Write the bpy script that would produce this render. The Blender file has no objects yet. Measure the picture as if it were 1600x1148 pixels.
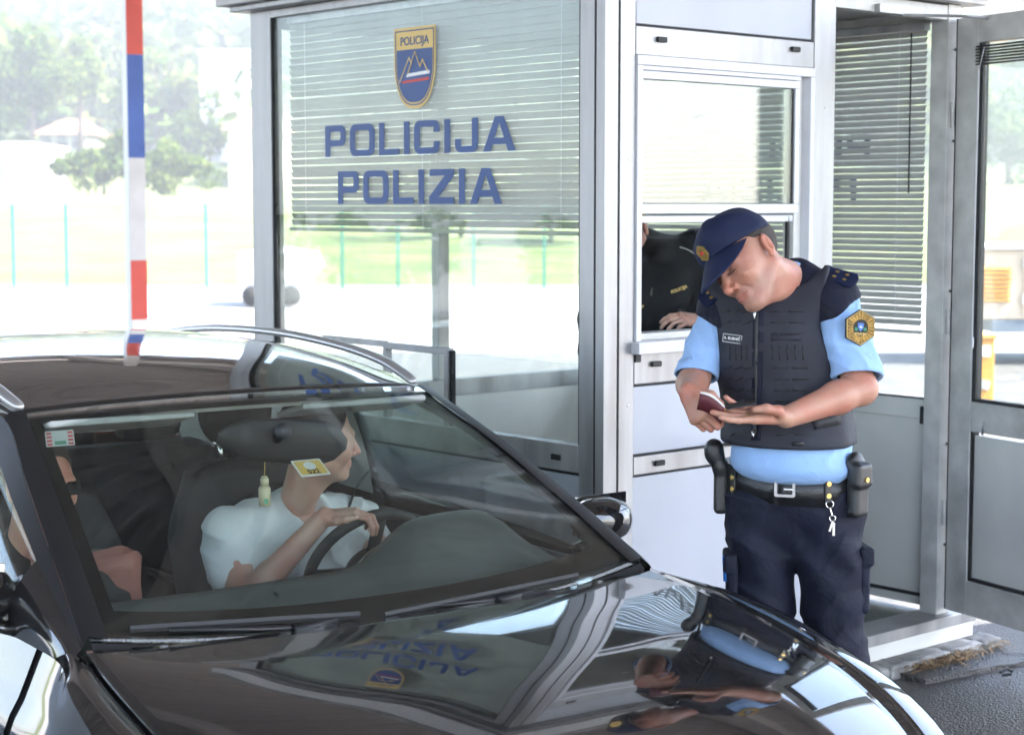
import bpy, bmesh, math, random
import numpy as np
from mathutils import Matrix, Vector

random.seed(7)
rng = np.random.default_rng(11)
scene = bpy.context.scene
COL = scene.collection
PI = math.pi
R_ = math.radians

# ------------------------------------------------------------------ camera
CAM_H = 1.95
FPX = 2800.0                       # focal length in pixels of the 1600 wide photograph
PITCH = math.atan((574 - 322) / FPX)
cam_d = bpy.data.cameras.new('camera')
cam_d.sensor_width = 36.0
cam_d.lens = 36.0 * FPX / 1600.0
cam_d.clip_start = 0.05
cam_d.clip_end = 6000
cam_d.dof.use_dof = True
cam_d.dof.focus_distance = 4.75
cam_d.dof.aperture_fstop = 5.0
cam = bpy.data.objects.new('camera', cam_d)
COL.objects.link(cam)
cam.location = (0, 0, CAM_H)
cam.rotation_euler = (PI / 2 - PITCH, 0, 0)
scene.camera = cam

# ------------------------------------------------------------------ sky, sun, exposure
SUN_AZ = R_(103)     # clockwise from +Y: the sun stands to the right of the view
SUN_EL = R_(50)
world = bpy.data.worlds.new('World')
scene.world = world
world.use_nodes = True
wn = world.node_tree
bg = wn.nodes['Background']
sky = wn.nodes.new('ShaderNodeTexSky')
sky.sky_type = 'NISHITA'
sky.sun_disc = False
sky.sun_elevation = SUN_EL
sky.sun_rotation = SUN_AZ
sky.altitude = 50
sky.air_density = 1.0
sky.dust_density = 1.2
sky.ozone_density = 0.9
wn.links.new(sky.outputs[0], bg.inputs[0])
bg.inputs[1].default_value = 0.15

sun_d = bpy.data.lights.new('sun', 'SUN')
sun_d.energy = 4.5
sun_d.angle = R_(0.6)
sun_d.color = (1.0, 0.95, 0.87)
sun = bpy.data.objects.new('sun', sun_d)
COL.objects.link(sun)
sd = Vector((math.sin(SUN_AZ) * math.cos(SUN_EL), math.cos(SUN_AZ) * math.cos(SUN_EL), math.sin(SUN_EL)))
sun.rotation_euler = sd.to_track_quat('Z', 'Y').to_euler()
sun.location = sd * 60

scene.view_settings.view_transform = 'Standard'
scene.view_settings.look = 'None'
scene.view_settings.gamma = 1.0
scene.view_settings.use_curve_mapping = False
scene.view_settings.exposure = 2.88
scene.render.engine = 'CYCLES'
cy = scene.cycles
cy.use_denoising = True
try:
    cy.denoiser = 'OPENIMAGEDENOISE'
except Exception:
    pass
cy.use_adaptive_sampling = True
cy.adaptive_threshold = 0.03
cy.adaptive_min_samples = 16
cy.max_bounces = 9
cy.diffuse_bounces = 4
cy.glossy_bounces = 5
cy.transmission_bounces = 6
cy.transparent_max_bounces = 28
cy.sample_clamp_indirect = 12
cy.caustics_reflective = False
cy.caustics_refractive = False

# ------------------------------------------------------------------ pixel -> place helpers (photograph's 1600 px frame)
_c, _s = math.cos(PITCH), math.sin(PITCH)
def ray(px, py):
    a, b = (px - 800) / FPX, (574 - py) / FPX
    return Vector((a, _c + b * _s, -_s + b * _c))
def at_depth(px, py, Y):
    d = ray(px, py)
    return Vector((0, 0, CAM_H)) + d * (Y / d.y)
def on_ground(px, py, z=0.0):
    d = ray(px, py)
    return Vector((0, 0, CAM_H)) + d * ((z - CAM_H) / d.z)

# ------------------------------------------------------------------ object helpers
def tag(o, label=None, cat=None, group=None, kind=None):
    if label: o['label'] = label
    if cat: o['category'] = cat
    if group: o['group'] = group
    if kind: o['kind'] = kind
    return o
def empty(name, loc=(0, 0, 0), rz=0.0, label=None, cat=None, group=None):
    o = bpy.data.objects.new(name, None)
    o.empty_display_size = 0.1
    COL.objects.link(o)
    o.location = loc
    o.rotation_euler = (0, 0, rz)
    return tag(o, label, cat, group)
def link_mesh(name, me, mat, parent=None, smooth=False):
    o = bpy.data.objects.new(name, me)
    COL.objects.link(o)
    if mat is not None:
        for m in (mat if isinstance(mat, (list, tuple)) else [mat]):
            me.materials.append(m)
    if smooth:
        me.polygons.foreach_set('use_smooth', [True] * len(me.polygons))
    if parent is not None:
        o.parent = parent
    return o
def pydata(name, V, Fc, mat, parent=None, smooth=False):
    me = bpy.data.meshes.new(name)
    me.from_pydata([tuple(map(float, v)) for v in V], [], [tuple(int(i) for i in f) for f in Fc])
    me.update()
    return link_mesh(name, me, mat, parent, smooth)
def bevel(o, w=0.003, seg=2):
    m = o.modifiers.new('bevel', 'BEVEL')
    m.width = w; m.segments = seg; m.limit_method = 'ANGLE'; m.angle_limit = R_(35)
    return o
def subsurf(o, n=2):
    m = o.modifiers.new('sub', 'SUBSURF'); m.levels = n; m.render_levels = n
    return o
def solidify(o, t, off=-1):
    m = o.modifiers.new('solid', 'SOLIDIFY'); m.thickness = t; m.offset = off
    return o

class MB:
    """collects shapes for one mesh"""
    def __init__(s): s.V = []; s.F = []
    def add(s, V, F):
        n = len(s.V)
        s.V += [tuple(v) for v in V]
        s.F += [tuple(i + n for i in f) for f in F]
        return s
    def box(s, c, size, M=None):
        x, y, z = size[0] / 2, size[1] / 2, size[2] / 2
        V = [Vector((a * x, b * y, d * z)) for a in (-1, 1) for b in (-1, 1) for d in (-1, 1)]
        if M is not None: V = [M @ v for v in V]
        V = [v + Vector(c) for v in V]
        return s.add(V, [(0, 1, 3, 2), (4, 6, 7, 5), (0, 4, 5, 1), (2, 3, 7, 6), (0, 2, 6, 4), (1, 5, 7, 3)])
    def span(s, x0, x1, y0, y1, z0, z1):
        return s.box(((x0 + x1) / 2, (y0 + y1) / 2, (z0 + z1) / 2), (abs(x1 - x0), abs(y1 - y0), abs(z1 - z0)))
    def tube(s, pts, rad, n=10, cap=True, flat=None):
        pts = [Vector(p) for p in pts]
        rads = rad if isinstance(rad, (list, tuple)) else [rad] * len(pts)
        up = None; rings = []
        for i, p in enumerate(pts):
            t = (pts[min(i + 1, len(pts) - 1)] - pts[max(i - 1, 0)])
            if t.length < 1e-9: t = Vector((0, 0, 1))
            t.normalize()
            if up is None:
                up = Vector((0, 0, 1)) if abs(t.z) < .9 else Vector((1, 0, 0))
            sx = t.cross(up).normalized(); up = sx.cross(t).normalized()
            fx, fy = flat if flat else (1, 1)
            rings.append([p + sx * (math.cos(2 * PI * k / n) * rads[i] * fx) + up * (math.sin(2 * PI * k / n) * rads[i] * fy) for k in range(n)])
        V = [v for r in rings for v in r]; F = []
        for i in range(len(pts) - 1):
            for k in range(n):
                k2 = (k + 1) % n
                F.append((i * n + k, i * n + k2, (i + 1) * n + k2, (i + 1) * n + k))
        if cap:
            F.append(tuple(reversed(range(n)))); F.append(tuple((len(pts) - 1) * n + k for k in range(n)))
        return s.add(V, F)
    def lathe(s, prof, c=(0, 0, 0), M=None, n=20):
        V = []; F = []
        for r, z in prof:
            for k in range(n):
                a = 2 * PI * k / n
                v = Vector((r * math.cos(a), r * math.sin(a), z))
                V.append((M @ v if M is not None else v) + Vector(c))
        for i in range(len(prof) - 1):
            for k in range(n):
                k2 = (k + 1) % n
                F.append((i * n + k, i * n + k2, (i + 1) * n + k2, (i + 1) * n + k))
        F.append(tuple(reversed(range(n)))); F.append(tuple((len(prof) - 1) * n + k for k in range(n)))
        return s.add(V, F)
    def build(s, name, mat, parent=None, smooth=False, bev=0):
        o = pydata(name, s.V, s.F, mat, parent, smooth)
        if bev: bevel(o, bev)
        return o
def box_obj(name, x0, x1, y0, y1, z0, z1, mat, parent=None, bev=0.002):
    return MB().span(x0, x1, y0, y1, z0, z1).build(name, mat, parent, bev=bev)
def grid_faces(nr, nc, wrap=False):
    F = []
    for i in range(nr - 1):
        for j in range(nc if wrap else nc - 1):
            j2 = (j + 1) % nc
            F.append((i * nc + j, i * nc + j2, (i + 1) * nc + j2, (i + 1) * nc + j))
    return F

def shape2d(loops, depth=0.002):
    """filled outline(s) with holes -> mesh in the XY plane, facing +Z"""
    cu = bpy.data.curves.new('shape', 'CURVE')
    cu.dimensions = '2D'; cu.fill_mode = 'BOTH'; cu.extrude = depth / 2
    for lp in loops:
        sp = cu.splines.new('POLY'); sp.points.add(len(lp) - 1)
        for p, q in zip(sp.points, lp): p.co = (q[0], q[1], 0, 1)
        sp.use_cyclic_u = True
    o = bpy.data.objects.new('shape', cu); COL.objects.link(o)
    bpy.context.view_layer.update()
    me = bpy.data.meshes.new_from_object(o)
    bpy.data.objects.remove(o); bpy.data.curves.remove(cu)
    return me
def text_mesh(txt, size, depth=0.001, align='CENTER', bold=0.0, sx=1.0):
    cu = bpy.data.curves.new('txt', 'FONT')
    cu.body = txt; cu.size = size; cu.extrude = depth / 2; cu.align_x = align; cu.align_y = 'CENTER'; cu.offset = bold
    o = bpy.data.objects.new('txt', cu); COL.objects.link(o)
    bpy.context.view_layer.update()
    me = bpy.data.meshes.new_from_object(o)
    bpy.data.objects.remove(o); bpy.data.curves.remove(cu)
    if sx != 1: me.transform(Matrix.Diagonal((sx, 1, 1, 1)))
    return me
def frame_matrix(org, x, y):
    x = Vector(x).normalized(); z = x.cross(Vector(y)).normalized(); y = z.cross(x)
    M = Matrix((x, y, z)).transposed().to_4x4(); M.translation = Vector(org)
    return M
def place(name, me, M, mat, parent=None):
    me.transform(M)
    return link_mesh(name, me, mat, parent)
def arc(cx, cy, r, a0, a1, n=6):
    return [(cx + r * math.cos(a0 + (a1 - a0) * i / n), cy + r * math.sin(a0 + (a1 - a0) * i / n)) for i in range(n + 1)]
def rrect(x0, y0, x1, y1, r, n=5):
    return arc(x1 - r, y0 + r, r, -PI / 2, 0, n) + arc(x1 - r, y1 - r, r, 0, PI / 2, n) + arc(x0 + r, y1 - r, r, PI / 2, PI, n) + arc(x0 + r, y0 + r, r, PI, 1.5 * PI, n)

# ------------------------------------------------------------------ materials
def newmat(name):
    m = bpy.data.materials.new(name); m.use_nodes = True
    return m, m.node_tree.nodes, m.node_tree.links, m.node_tree.nodes['Principled BSDF']
def pmat(name, col, rough=0.5, metal=0.0, var=0.08, scale=6.0, bump=0.0, bscale=60.0, coat=0.0, rvar=0.0, stretch=None, col2=None, spec=0.5, detail=4.0, sheen=0.0, sss=0.0):
    m, N, L, b = newmat(name)
    tc = N.new('ShaderNodeTexCoord'); mp = N.new('ShaderNodeMapping')
    L.new(tc.outputs['Object'], mp.inputs[0])
    if stretch: mp.inputs['Scale'].default_value = stretch
    nz = N.new('ShaderNodeTexNoise'); nz.inputs['Scale'].default_value = scale; nz.inputs['Detail'].default_value = detail
    L.new(mp.outputs[0], nz.inputs['Vector'])
    rp = N.new('ShaderNodeMapRange'); rp.inputs[1].default_value = .3; rp.inputs[2].default_value = .7
    L.new(nz.outputs[0], rp.inputs[0])
    mx = N.new('ShaderNodeMix'); mx.data_type = 'RGBA'
    c1 = tuple(max(0, c * (1 - var)) for c in col[:3]) + (1,)
    c2 = (tuple(min(1, c * (1 + var)) for c in col[:3]) if col2 is None else tuple(col2)) + (1,)
    mx.inputs[6].default_value = c1; mx.inputs[7].default_value = c2
    L.new(rp.outputs[0], mx.inputs[0]); L.new(mx.outputs[2], b.inputs['Base Color'])
    b.inputs['Metallic'].default_value = metal
    b.inputs['Specular IOR Level'].default_value = spec
    b.inputs['Coat Weight'].default_value = coat
    b.inputs['Coat Roughness'].default_value = 0.03
    if sheen: b.inputs['Sheen Weight'].default_value = sheen
    if sss:
        b.inputs['Subsurface Weight'].default_value = sss
        b.inputs['Subsurface Radius'].default_value = (.012, .005, .003)
    if rvar:
        r2 = N.new('ShaderNodeMapRange'); r2.inputs[1].default_value = .3; r2.inputs[2].default_value = .7
        r2.inputs[3].default_value = max(0, rough - rvar); r2.inputs[4].default_value = min(1, rough + rvar)
        L.new(nz.outputs[0], r2.inputs[0]); L.new(r2.outputs[0], b.inputs['Roughness'])
    else:
        b.inputs['Roughness'].default_value = rough
    if bump:
        n2 = N.new('ShaderNodeTexNoise'); n2.inputs['Scale'].default_value = bscale; n2.inputs['Detail'].default_value = 3
        L.new(mp.outputs[0], n2.inputs['Vector'])
        bp = N.new('ShaderNodeBump'); bp.inputs['Strength'].default_value = bump; bp.inputs['Distance'].default_value = .01
        L.new(n2.outputs[0], bp.inputs['Height']); L.new(bp.outputs[0], b.inputs['Normal'])
    return m
def glassmat(name, tint, f0=0.045, rough=0.0, dirt=0.0, dirt_scale=(3, 3, 3)):
    """thin clear pane: transparent + mirror weighted by Schlick's Fresnel"""
    m, N, L, b = newmat(name); N.remove(b)
    out = N['Material Output']
    g = N.new('ShaderNodeNewGeometry')
    dt = N.new('ShaderNodeVectorMath'); dt.operation = 'DOT_PRODUCT'
    L.new(g.outputs['Incoming'], dt.inputs[0]); L.new(g.outputs['Normal'], dt.inputs[1])
    ab = N.new('ShaderNodeMath'); ab.operation = 'ABSOLUTE'; L.new(dt.outputs['Value'], ab.inputs[0])
    om = N.new('ShaderNodeMath'); om.operation = 'SUBTRACT'; om.inputs[0].default_value = 1; L.new(ab.outputs[0], om.inputs[1])
    pw = N.new('ShaderNodeMath'); pw.operation = 'POWER'; pw.inputs[1].default_value = 5; L.new(om.outputs[0], pw.inputs[0])
    ma = N.new('ShaderNodeMath'); ma.operation = 'MULTIPLY_ADD'; ma.inputs[1].default_value = 1 - f0; ma.inputs[2].default_value = f0
    L.new(pw.outputs[0], ma.inputs[0])
    tr = N.new('ShaderNodeBsdfTransparent'); tr.inputs[0].default_value = tint + (1,)
    gl = N.new('ShaderNodeBsdfGlossy'); gl.inputs['Roughness'].default_value = rough; gl.inputs[0].default_value = (1, 1, 1, 1)
    mx = N.new('ShaderNodeMixShader')
    L.new(ma.outputs[0], mx.inputs[0]); L.new(tr.outputs[0], mx.inputs[1]); L.new(gl.outputs[0], mx.inputs[2])
    res = mx
    if dirt:
        tc = N.new('ShaderNodeTexCoord'); mp = N.new('ShaderNodeMapping'); mp.inputs['Scale'].default_value = dirt_scale
        L.new(tc.outputs['Object'], mp.inputs[0])
        nz = N.new('ShaderNodeTexNoise'); nz.inputs['Scale'].default_value = 2.5; nz.inputs['Detail'].default_value = 8; nz.inputs['Roughness'].default_value = .65
        L.new(mp.outputs[0], nz.inputs['Vector'])
        mr = N.new('ShaderNodeMapRange'); mr.inputs[1].default_value = .42; mr.inputs[2].default_value = .8; mr.inputs[3].default_value = dirt * .25; mr.inputs[4].default_value = dirt
        L.new(nz.outputs[0], mr.inputs[0])
        df = N.new('ShaderNodeBsdfDiffuse'); df.inputs[0].default_value = (.45, .43, .4, 1)
        m2 = N.new('ShaderNodeMixShader')
        L.new(mr.outputs[0], m2.inputs[0]); L.new(mx.outputs[0], m2.inputs[1]); L.new(df.outputs[0], m2.inputs[2])
        res = m2
    L.new(res.outputs[0], out.inputs[0])
    return m

M = {}
M['alu'] = pmat('aluminium', (.37, .365, .37), .42, .55, .30, 9, .06, 90, rvar=.12, stretch=(1, 1, .12))
M['alu_dark'] = pmat('aluminium worn', (.56, .55, .53), .5, .2, .22, 9, .08, 60, rvar=.12)
M['panel'] = pmat('white sandwich panel', (.46, .475, .53), .38, 0, .09, 1.6, .02, 30)
M['panel_grey'] = pmat('grey panel', (.70, .69, .655), .45, .1, .13, 2.2, .03, 30)
M['upvc'] = pmat('white window frame', (.66, .66, .70), .32, 0, .05, 8)
M['gasket'] = pmat('black gasket', (.012, .012, .013), .6)
M['black_plastic'] = pmat('black plastic', (.014, .014, .015), .45, 0, .2, 30, .1, 200)
M['slat'] = pmat('blind slat', (.40, .41, .38), .42, .15, .10, 4)
M['slat_far'] = pmat('blind slat grey', (.50, .50, .47), .45, .1, .10, 4)
M['blue_letter'] = pmat('blue vinyl', (.022, .068, .235), .45, 0, .06, 5)
M['gold_vinyl'] = pmat('gold vinyl', (.72, .50, .16), .45)
M['white_vinyl'] = pmat('white vinyl', (.8, .8, .8), .5)
M['red_vinyl'] = pmat('red vinyl', (.62, .06, .05), .5)
M['glass'] = glassmat('window glass', (.95, .975, .96), .048, dirt=.05, dirt_scale=(2, 2, .6))
M['roof_white'] = pmat('roof fascia', (.62, .61, .62), .5, 0, .1, 4, .05, 40)
M['ceiling'] = pmat('booth ceiling', (.5, .5, .48), .7)
M['lino'] = pmat('dark linoleum', (.07, .08, .075), .45, 0, .3, 4)
M['desk'] = pmat('laminate desk', (.42, .42, .42), .5, 0, .1, 3)
M['steel'] = pmat('polished steel', (.6, .6, .6), .22, 1)
M['gold'] = pmat('gold metal', (.85, .58, .18), .28, .85, .15, 60)
M['black_leather'] = pmat('black leather', (.012, .012, .013), .33, 0, .3, 40, .2, 220, spec=.6)
# ================================================================== police booth
BO = Vector((.346, 5.8, 0)); BRZ = math.atan2(.660, .751)
def bw(a, b, z):      # booth coordinates -> world
    return Vector((BO.x + a * math.cos(BRZ) - b * math.sin(BRZ), BO.y + a * math.sin(BRZ) + b * math.cos(BRZ), z))
ISL = 0.19            # top of the traffic island
A0, A1, B1 = -.067, 1.85, 2.04
booth = empty('police_booth', (BO.x, BO.y, 0), BRZ, 'grey aluminium police booth with big lettered window, service hatch and open door', 'booth')
def bb(name, x0, x1, y0, y1, z0, z1, mat, bev=.002, parent=None):
    return box_obj(name, x0, x1, y0, y1, z0, z1, M[mat], parent or booth, bev)
# base, floor, roof
bb('floor', A0 + .02, A1 - .02, .02, B1 - .02, .24, .335, 'lino', 0)
bb('base_frame', A0 + .01, A1 - .01, .012, B1 - .01, .2, .238, 'alu_dark')
bb('ceiling', A0 + .03, A1 - .03, .03, B1 - .03, 2.70, 2.72, 'ceiling', 0)
rf = bb('roof', A0 - .10, A1 + .12, -.10, B1 + .10, 2.745, 2.93, 'roof_white', .006)
bb('fascia', A0 - .06, A1 + .09, -.06, B1 + .06, 2.722, 2.7445, 'alu', .004)
bb('fascia_lip', A0 - .12, A1 + .14, -.12, B1 + .12, 2.91, 2.95, 'alu', .004, rf)
# corner posts
bb('post', A0, -.007, 0, .040, .24, 2.72, 'alu')
bb('post_groove', A0 + .006, .0035, .006, .054, .24, 2.7195, 'gasket', 0)
bb('post', .0045, .072, .002, .07, .24, 2.72, 'alu')
bb('post', A0 + .003, -.01, .0525, .119, .24, 2.72, 'alu')
bb('post', A1 - .085, A1, -.004, .075, .335, 2.72, 'alu_dark')
bb('post', A0, -.01, 1.90, B1, .24, 2.72, 'alu')
bb('post', A1 - .06, A1, B1 - .07, B1, .24, 2.72, 'alu')
# ---- right face (y = 0)
def hframe(name, x0, x1, z0, z1, y0=.0, d=.05, mat='alu'):
    return bb(name, x0, x1, y0, y0 + d, z0, z1, mat)
hframe('upper_panel', .080, .962, 2.537, 2.715, .008, .03, 'panel')
hframe('gasket', .072, .970, 2.529, 2.72, .016, .02, 'gasket')
hframe('header_rail', .0735, .967, 2.437, 2.528)
hframe('post', .969, 1.086, .24, 2.72, -.002, .06)
wf = hframe('service_window', .0735, .967, 2.405, 2.436, -.008, .06, 'upvc')
hframe('jamb', .0735, .097, 1.508, 2.4045, -.008, .06, 'upvc').parent = wf
hframe('jamb', .945, .967, 1.508, 2.4045, -.008, .06, 'upvc').parent = wf
hframe('inner_jamb', .905, .9445, 1.508, 2.4045, .03, .05, 'panel_grey').parent = wf
hframe('track', .0975, .9, 2.39, 2.4045, .0, .05, 'upvc').parent = wf
for nm, x0, x1, z0, z1 in (('sash_rail', .0985, .9, 2.362, 2.388), ('sash_rail', .0985, .9, 1.925, 1.957), ('sash_stile', .0985, .113, 1.9575, 2.3615), ('sash_stile', .875, .9, 1.9575, 2.3615)):
    hframe(nm, x0, x1, z0, z1, .004, .024, 'upvc').parent = wf
hframe('sash_gasket', .868, .8745, 1.9575, 2.3615, .01, .014, 'gasket').parent = wf
hframe('sash_pane', .1135, .8675, 1.9575, 2.3615, .014, .006, 'glass').parent = wf
hframe('sash_pane', .1135, .8675, 1.9578, 2.3612, .0225, .004, 'glass').parent = wf
hframe('sash_rail', .0985, .9, 1.895, 1.918, .030, .02, 'upvc').parent = wf
hframe('inner_gasket', .872, .884, 1.51, 1.917, .03, .014, 'gasket').parent = wf
hframe('sill', .06, .985, 1.468, 1.507, -.035, .11, 'upvc')
hframe('sill_tray', .1, .9, 1.5075, 1.53, .03, .07, 'alu_dark')
hframe('gasket', .0735, .0995, 1.44, 1.4675, -.006, .01, 'gasket')
hframe('rail', .0735, .967, 1.367, 1.4675)
hframe('gasket', .0735, .967, 1.358, 1.3665, .014, .02, 'gasket')
hframe('panel', .0735, .967, 1.135, 1.3575, .008, .03, 'panel')
hframe('gasket', .0735, .967, 1.127, 1.1345, .014, .02, 'gasket')
hframe('rail', .0735, .967, 1.067, 1.1265)
hframe('gasket', .0735, .967, 1.058, 1.0665, .014, .02, 'gasket')
hframe('panel', .0735, .967, .30, 1.0575, .008, .03, 'panel')
hframe('rail', .0735, .967, .24, .299)
for x, z in ((.185, 2.49), (.86, 2.497), (.19, 1.098), (.17, 1.43)):
    v = bb('vent_slot', x - .022, x + .022, -.012, -.001, z - .009, z + .009, 'gasket', .003)
# door opening, threshold and plinth
bb('threshold', 1.0, 1.965, -.055, .10, .30, .345, 'alu', .004)
bb('threshold_step', .95, 1.96, -.045, .1, .238, .2985, 'panel_grey', .004)
bb('door_header', 1.087, A1 - .086, .0, .05, 2.66, 2.715, 'alu_dark')
# ---- left face (x = A0)
def vframe(name, y0, y1, z0, z1, x0=A0, d=.05, mat='alu'):
    return bb(name, x0, x0 + d, y0, y1, z0, z1, mat)
vframe('top_rail', .12, 1.899, 2.69, 2.72)
vframe('bottom_rail', .12, 1.899, 1.075, 1.165)
vframe('gasket', .12, 1.899, 1.063, 1.0745, A0 + .012, .02, 'gasket')
vframe('panel', .12, 1.899, .30, 1.0625, A0 + .008, .03, 'panel')
vframe('rail', .12, 1.899, .24, .299)
win = vframe('window', .125, 1.894, 1.165, 2.69, A0 + .016, .006, 'glass')
for y0, y1, z0, z1 in ((.1195, .1245, 1.1655, 2.6895), (1.8945, 1.8985, 1.1655, 2.6895)):
    vframe('gasket', y0, y1, z0, z1, A0 + .004, .03, 'gasket').parent = win
bb('vent_slot', A0 - .008, A0 - .001, .20, .245, 1.108, 1.128, 'gasket', .003)
# small pass-through hatch in the lower half of the big window
h = vframe('hatch', .782, 1.16, 1.424, 1.447, A0 - .012, .03, 'alu')
for y0, y1, z0, z1 in ((.782, .804, 1.170, 1.4235), (1.138, 1.16, 1.170, 1.4235)):
    vframe('hatch_stile', y0, y1, z0, z1, A0 - .012, .027, 'alu').parent = h
vframe('hatch_gasket', .768, .7815, 1.170, 1.440, A0 - .004, .02, 'gasket').parent = h
vframe('hatch_rail', 1.161, 1.56, 1.430, 1.452, A0 - .004, .019, 'alu').parent = h
# ---- far side wall (x = A1) and back wall (y = B1)
vframe('panel', .0755, B1 - .071, .36, 1.11, A1 - .045, .03, 'panel_grey')
vframe('gasket', .0755, B1 - .071, .395, .41, A1 - .052, .005, 'gasket')
vframe('rail', .0755, B1 - .071, 1.111, 1.185, A1 - .055, .05, 'panel_grey')
vframe('top_rail', .0755, B1 - .071, 2.66, 2.72, A1 - .055, .05, 'alu_dark')
fw_ = vframe('window', .0755, B1 - .071, 1.186, 2.659, A1 - .03, .006, 'glass')
vframe('gasket', .0755, B1 - .071, 1.186, 1.193, A1 - .042, .011, 'gasket').parent = fw_
lt = bb('latch', A1 - .062, A1 - .0555, .085, .11, 1.09, 1.16, 'gasket', .002)
bb('panel', A0 + .055, A1 - .065, B1 - .045, B1 - .015, .36, 1.11, 'panel_grey')
bb('rail', A0 + .055, A1 - .065, B1 - .05, B1, 1.111, 1.185, 'alu')
bb('top_rail', A0 + .055, A1 - .065, B1 - .05, B1, 2.66, 2.72, 'alu')
bb('mullion', .86, .92, B1 - .05, B1, 1.186, 2.659, 'alu')
bb('window', A0 + .055, .859, B1 - .03, B1 - .024, 1.186, 2.659, 'glass', 0)
bb('window', .921, A1 - .065, B1 - .03, B1 - .024, 1.186, 2.659, 'glass', 0)
# ---- open door, hinged on the far post, swung out
hp = bw(A1 - .035, -.02, 0)
dd = Vector((.47, -.883, 0)).normalized()      # direction of the door leaf in world
dang = math.atan2(dd.y, dd.x) - BRZ
door = bpy.data.objects.new('door', None); COL.objects.link(door); door.parent = booth
door.location = (A1 - .03, -.03, 0); door.rotation_euler = (0, 0, dang)
DW, D0, D1 = .78, .365, 2.665
def dr(name, x0, x1, z0, z1, y0, y1, mat, bev=.003):
    return box_obj(name, x0, x1, y0, y1, z0, z1, M[mat], door, bev)
dr('stile', 0, .115, D0, D1, -.025, .02, 'alu_dark')
dr('stile', DW - .1, DW, D0, D1, -.025, .02, 'alu_dark')
dr('rail', .1155, DW - .1005, D0, D0 + .135, -.024, .019, 'alu_dark')
dr('rail', .1155, DW - .1005, 1.085, 1.20, -.024, .019, 'alu_dark')
dr('rail', .1155, DW - .1005, D1 - .10, D1, -.024, .019, 'alu_dark')
dr('lower_panel', .130, DW - .115, D0 + .15, 1.07, -.010, .008, 'panel_grey', 0)
for x0, x1, z0, z1 in ((.1155, .1295, D0 + .1355, 1.0845), (.1295, DW - .1005, D0 + .1355, D0 + .1495), (.1155, .136, 1.2005, D1 - .1005), (.136, DW - .1005, 1.2005, 1.213)):
    dr('gasket', x0, x1, z0, z1, -.018, .012, 'gasket', 0)
dr('pane', .1365, DW - .1005, 1.2135, D1 - .1005, -.005, .001, 'glass', 0)
dr('hinge_strip', -.012, -.001, D0, D1, -.02, .012, 'gasket', 0)
for z in (.75, 1.5, 2.3):
    MB().lathe([(.008, -.05), (.008, .05)], (-.012, -.03, z), n=10).build('hinge', M['alu_dark'], door)
ky = MB(); ky.tube([(.2, -.03, 1.13), (.2, -.036, 1.115), (.197, -.034, 1.10)], .0025, 6); ky.box((.198, -.033, 1.09), (.012, .004, .022))
ky.build('hook', M['steel'], door)
# rolled blind at the head of the door pane
rl = empty('rolled_blind', (0, 0, 0), 0, 'black slatted blind rolled up at the top of the open door', 'blind')
MW = booth.matrix_basis @ Matrix.Translation(door.location) @ Matrix.Rotation(dang, 4, 'Z')
rl.matrix_basis = MW
for k in range(7):
    z = D1 - .115 - k * .011
    sl = MB(); sl.box((.385, -.022, z), (.55, .022 + .004 * (k % 2), .006)); sl.build('slat', M['black_plastic'], rl, bev=.001)
cd = MB(); cd.tube([(.16, -.035, D1 - .12), (.135, -.036, D1 - .2), (.13, -.034, 1.75), (.13, -.034, 1.45)], .002, 5); cd.build('cord', M['upvc'], rl)
cd = MB(); cd.box((.13, -.034, 1.43), (.008, .008, .04)); cd.build('cord_tassel', M['upvc'], rl)
# door closer arm above the opening
ca = MB(); ca.box((1.45, -.01, 2.672), (.28, .03, .03)); ca.tube([(1.45, -.02, 2.655), (1.62, -.16, 2.652)], .006, 6); ca.tube([(1.62, -.16, 2.652), (1.86, -.2, 2.652)], .006, 6)
ca.build('door_closer', M['alu'], booth)

# ---- interior
dk = empty('desk', bw(0, 0, 0), BRZ, 'grey desk standing inside the booth below the big window', 'desk')
box_obj('desk_top', .02, .36, .15, 1.85, 1.06, 1.09, M['desk'], dk)
for y in (.2, 1.8):
    box_obj('leg', .04, .09, y - .025, y + .025, .336, 1.059, M['alu_dark'], dk)
# ---- window blinds, every slat its own piece
def blind(name_label, xpos, y0, y1, ztop, zbot, pitch, tilt, side, mat, group='venetian blinds of the booth'):
    e = empty('window_blind', bw(xpos, 0, 0), BRZ, name_label, 'blind', group)
    box_obj('headrail', -.02, .02, y0, y1, ztop, ztop + .03, M['alu'], e)
    me = None; z = ztop - .012
    n = 0
    while z > zbot + .015:
        if me is None:
            V = []; w = .0125
            for sx_, dz in ((-1, 0), (-.35, .0022), (.35, .0022), (1, 0)):
                for yy in (y0, (y0 + y1) / 2, y1):
                    V.append((sx_ * w * math.cos(tilt), yy, dz + sx_ * w * math.sin(tilt)))
            me = bpy.data.meshes.new('slat'); me.from_pydata(V, [], grid_faces(4, 3)); me.update()
            me.materials.append(M[mat])
            me.polygons.foreach_set('use_smooth', [True] * len(me.polygons))
        o = bpy.data.objects.new('slat', me); COL.objects.link(o); o.parent = e
        o.location = (rng.normal(0, .0008), 0, z + rng.normal(0, .0007))
        o.rotation_euler = (rng.normal(0, .0006), rng.normal(0, .07), 0)
        z -= pitch; n += 1
    box_obj('bottom_rail', -.012, .012, y0, y1, zbot - .008, zbot + .006, M[mat], e)
    for yy in (y0 + .12, (y0 + y1) / 2, y1 - .12):
        c = MB(); c.tube([(-.014, yy, ztop), (-.014, yy, zbot)], .0012, 4); c.tube([(.014, yy, ztop), (.014, yy, zbot)], .0012, 4)
        c.build('ladder_cord', M['upvc'], e)
    return e
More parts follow.
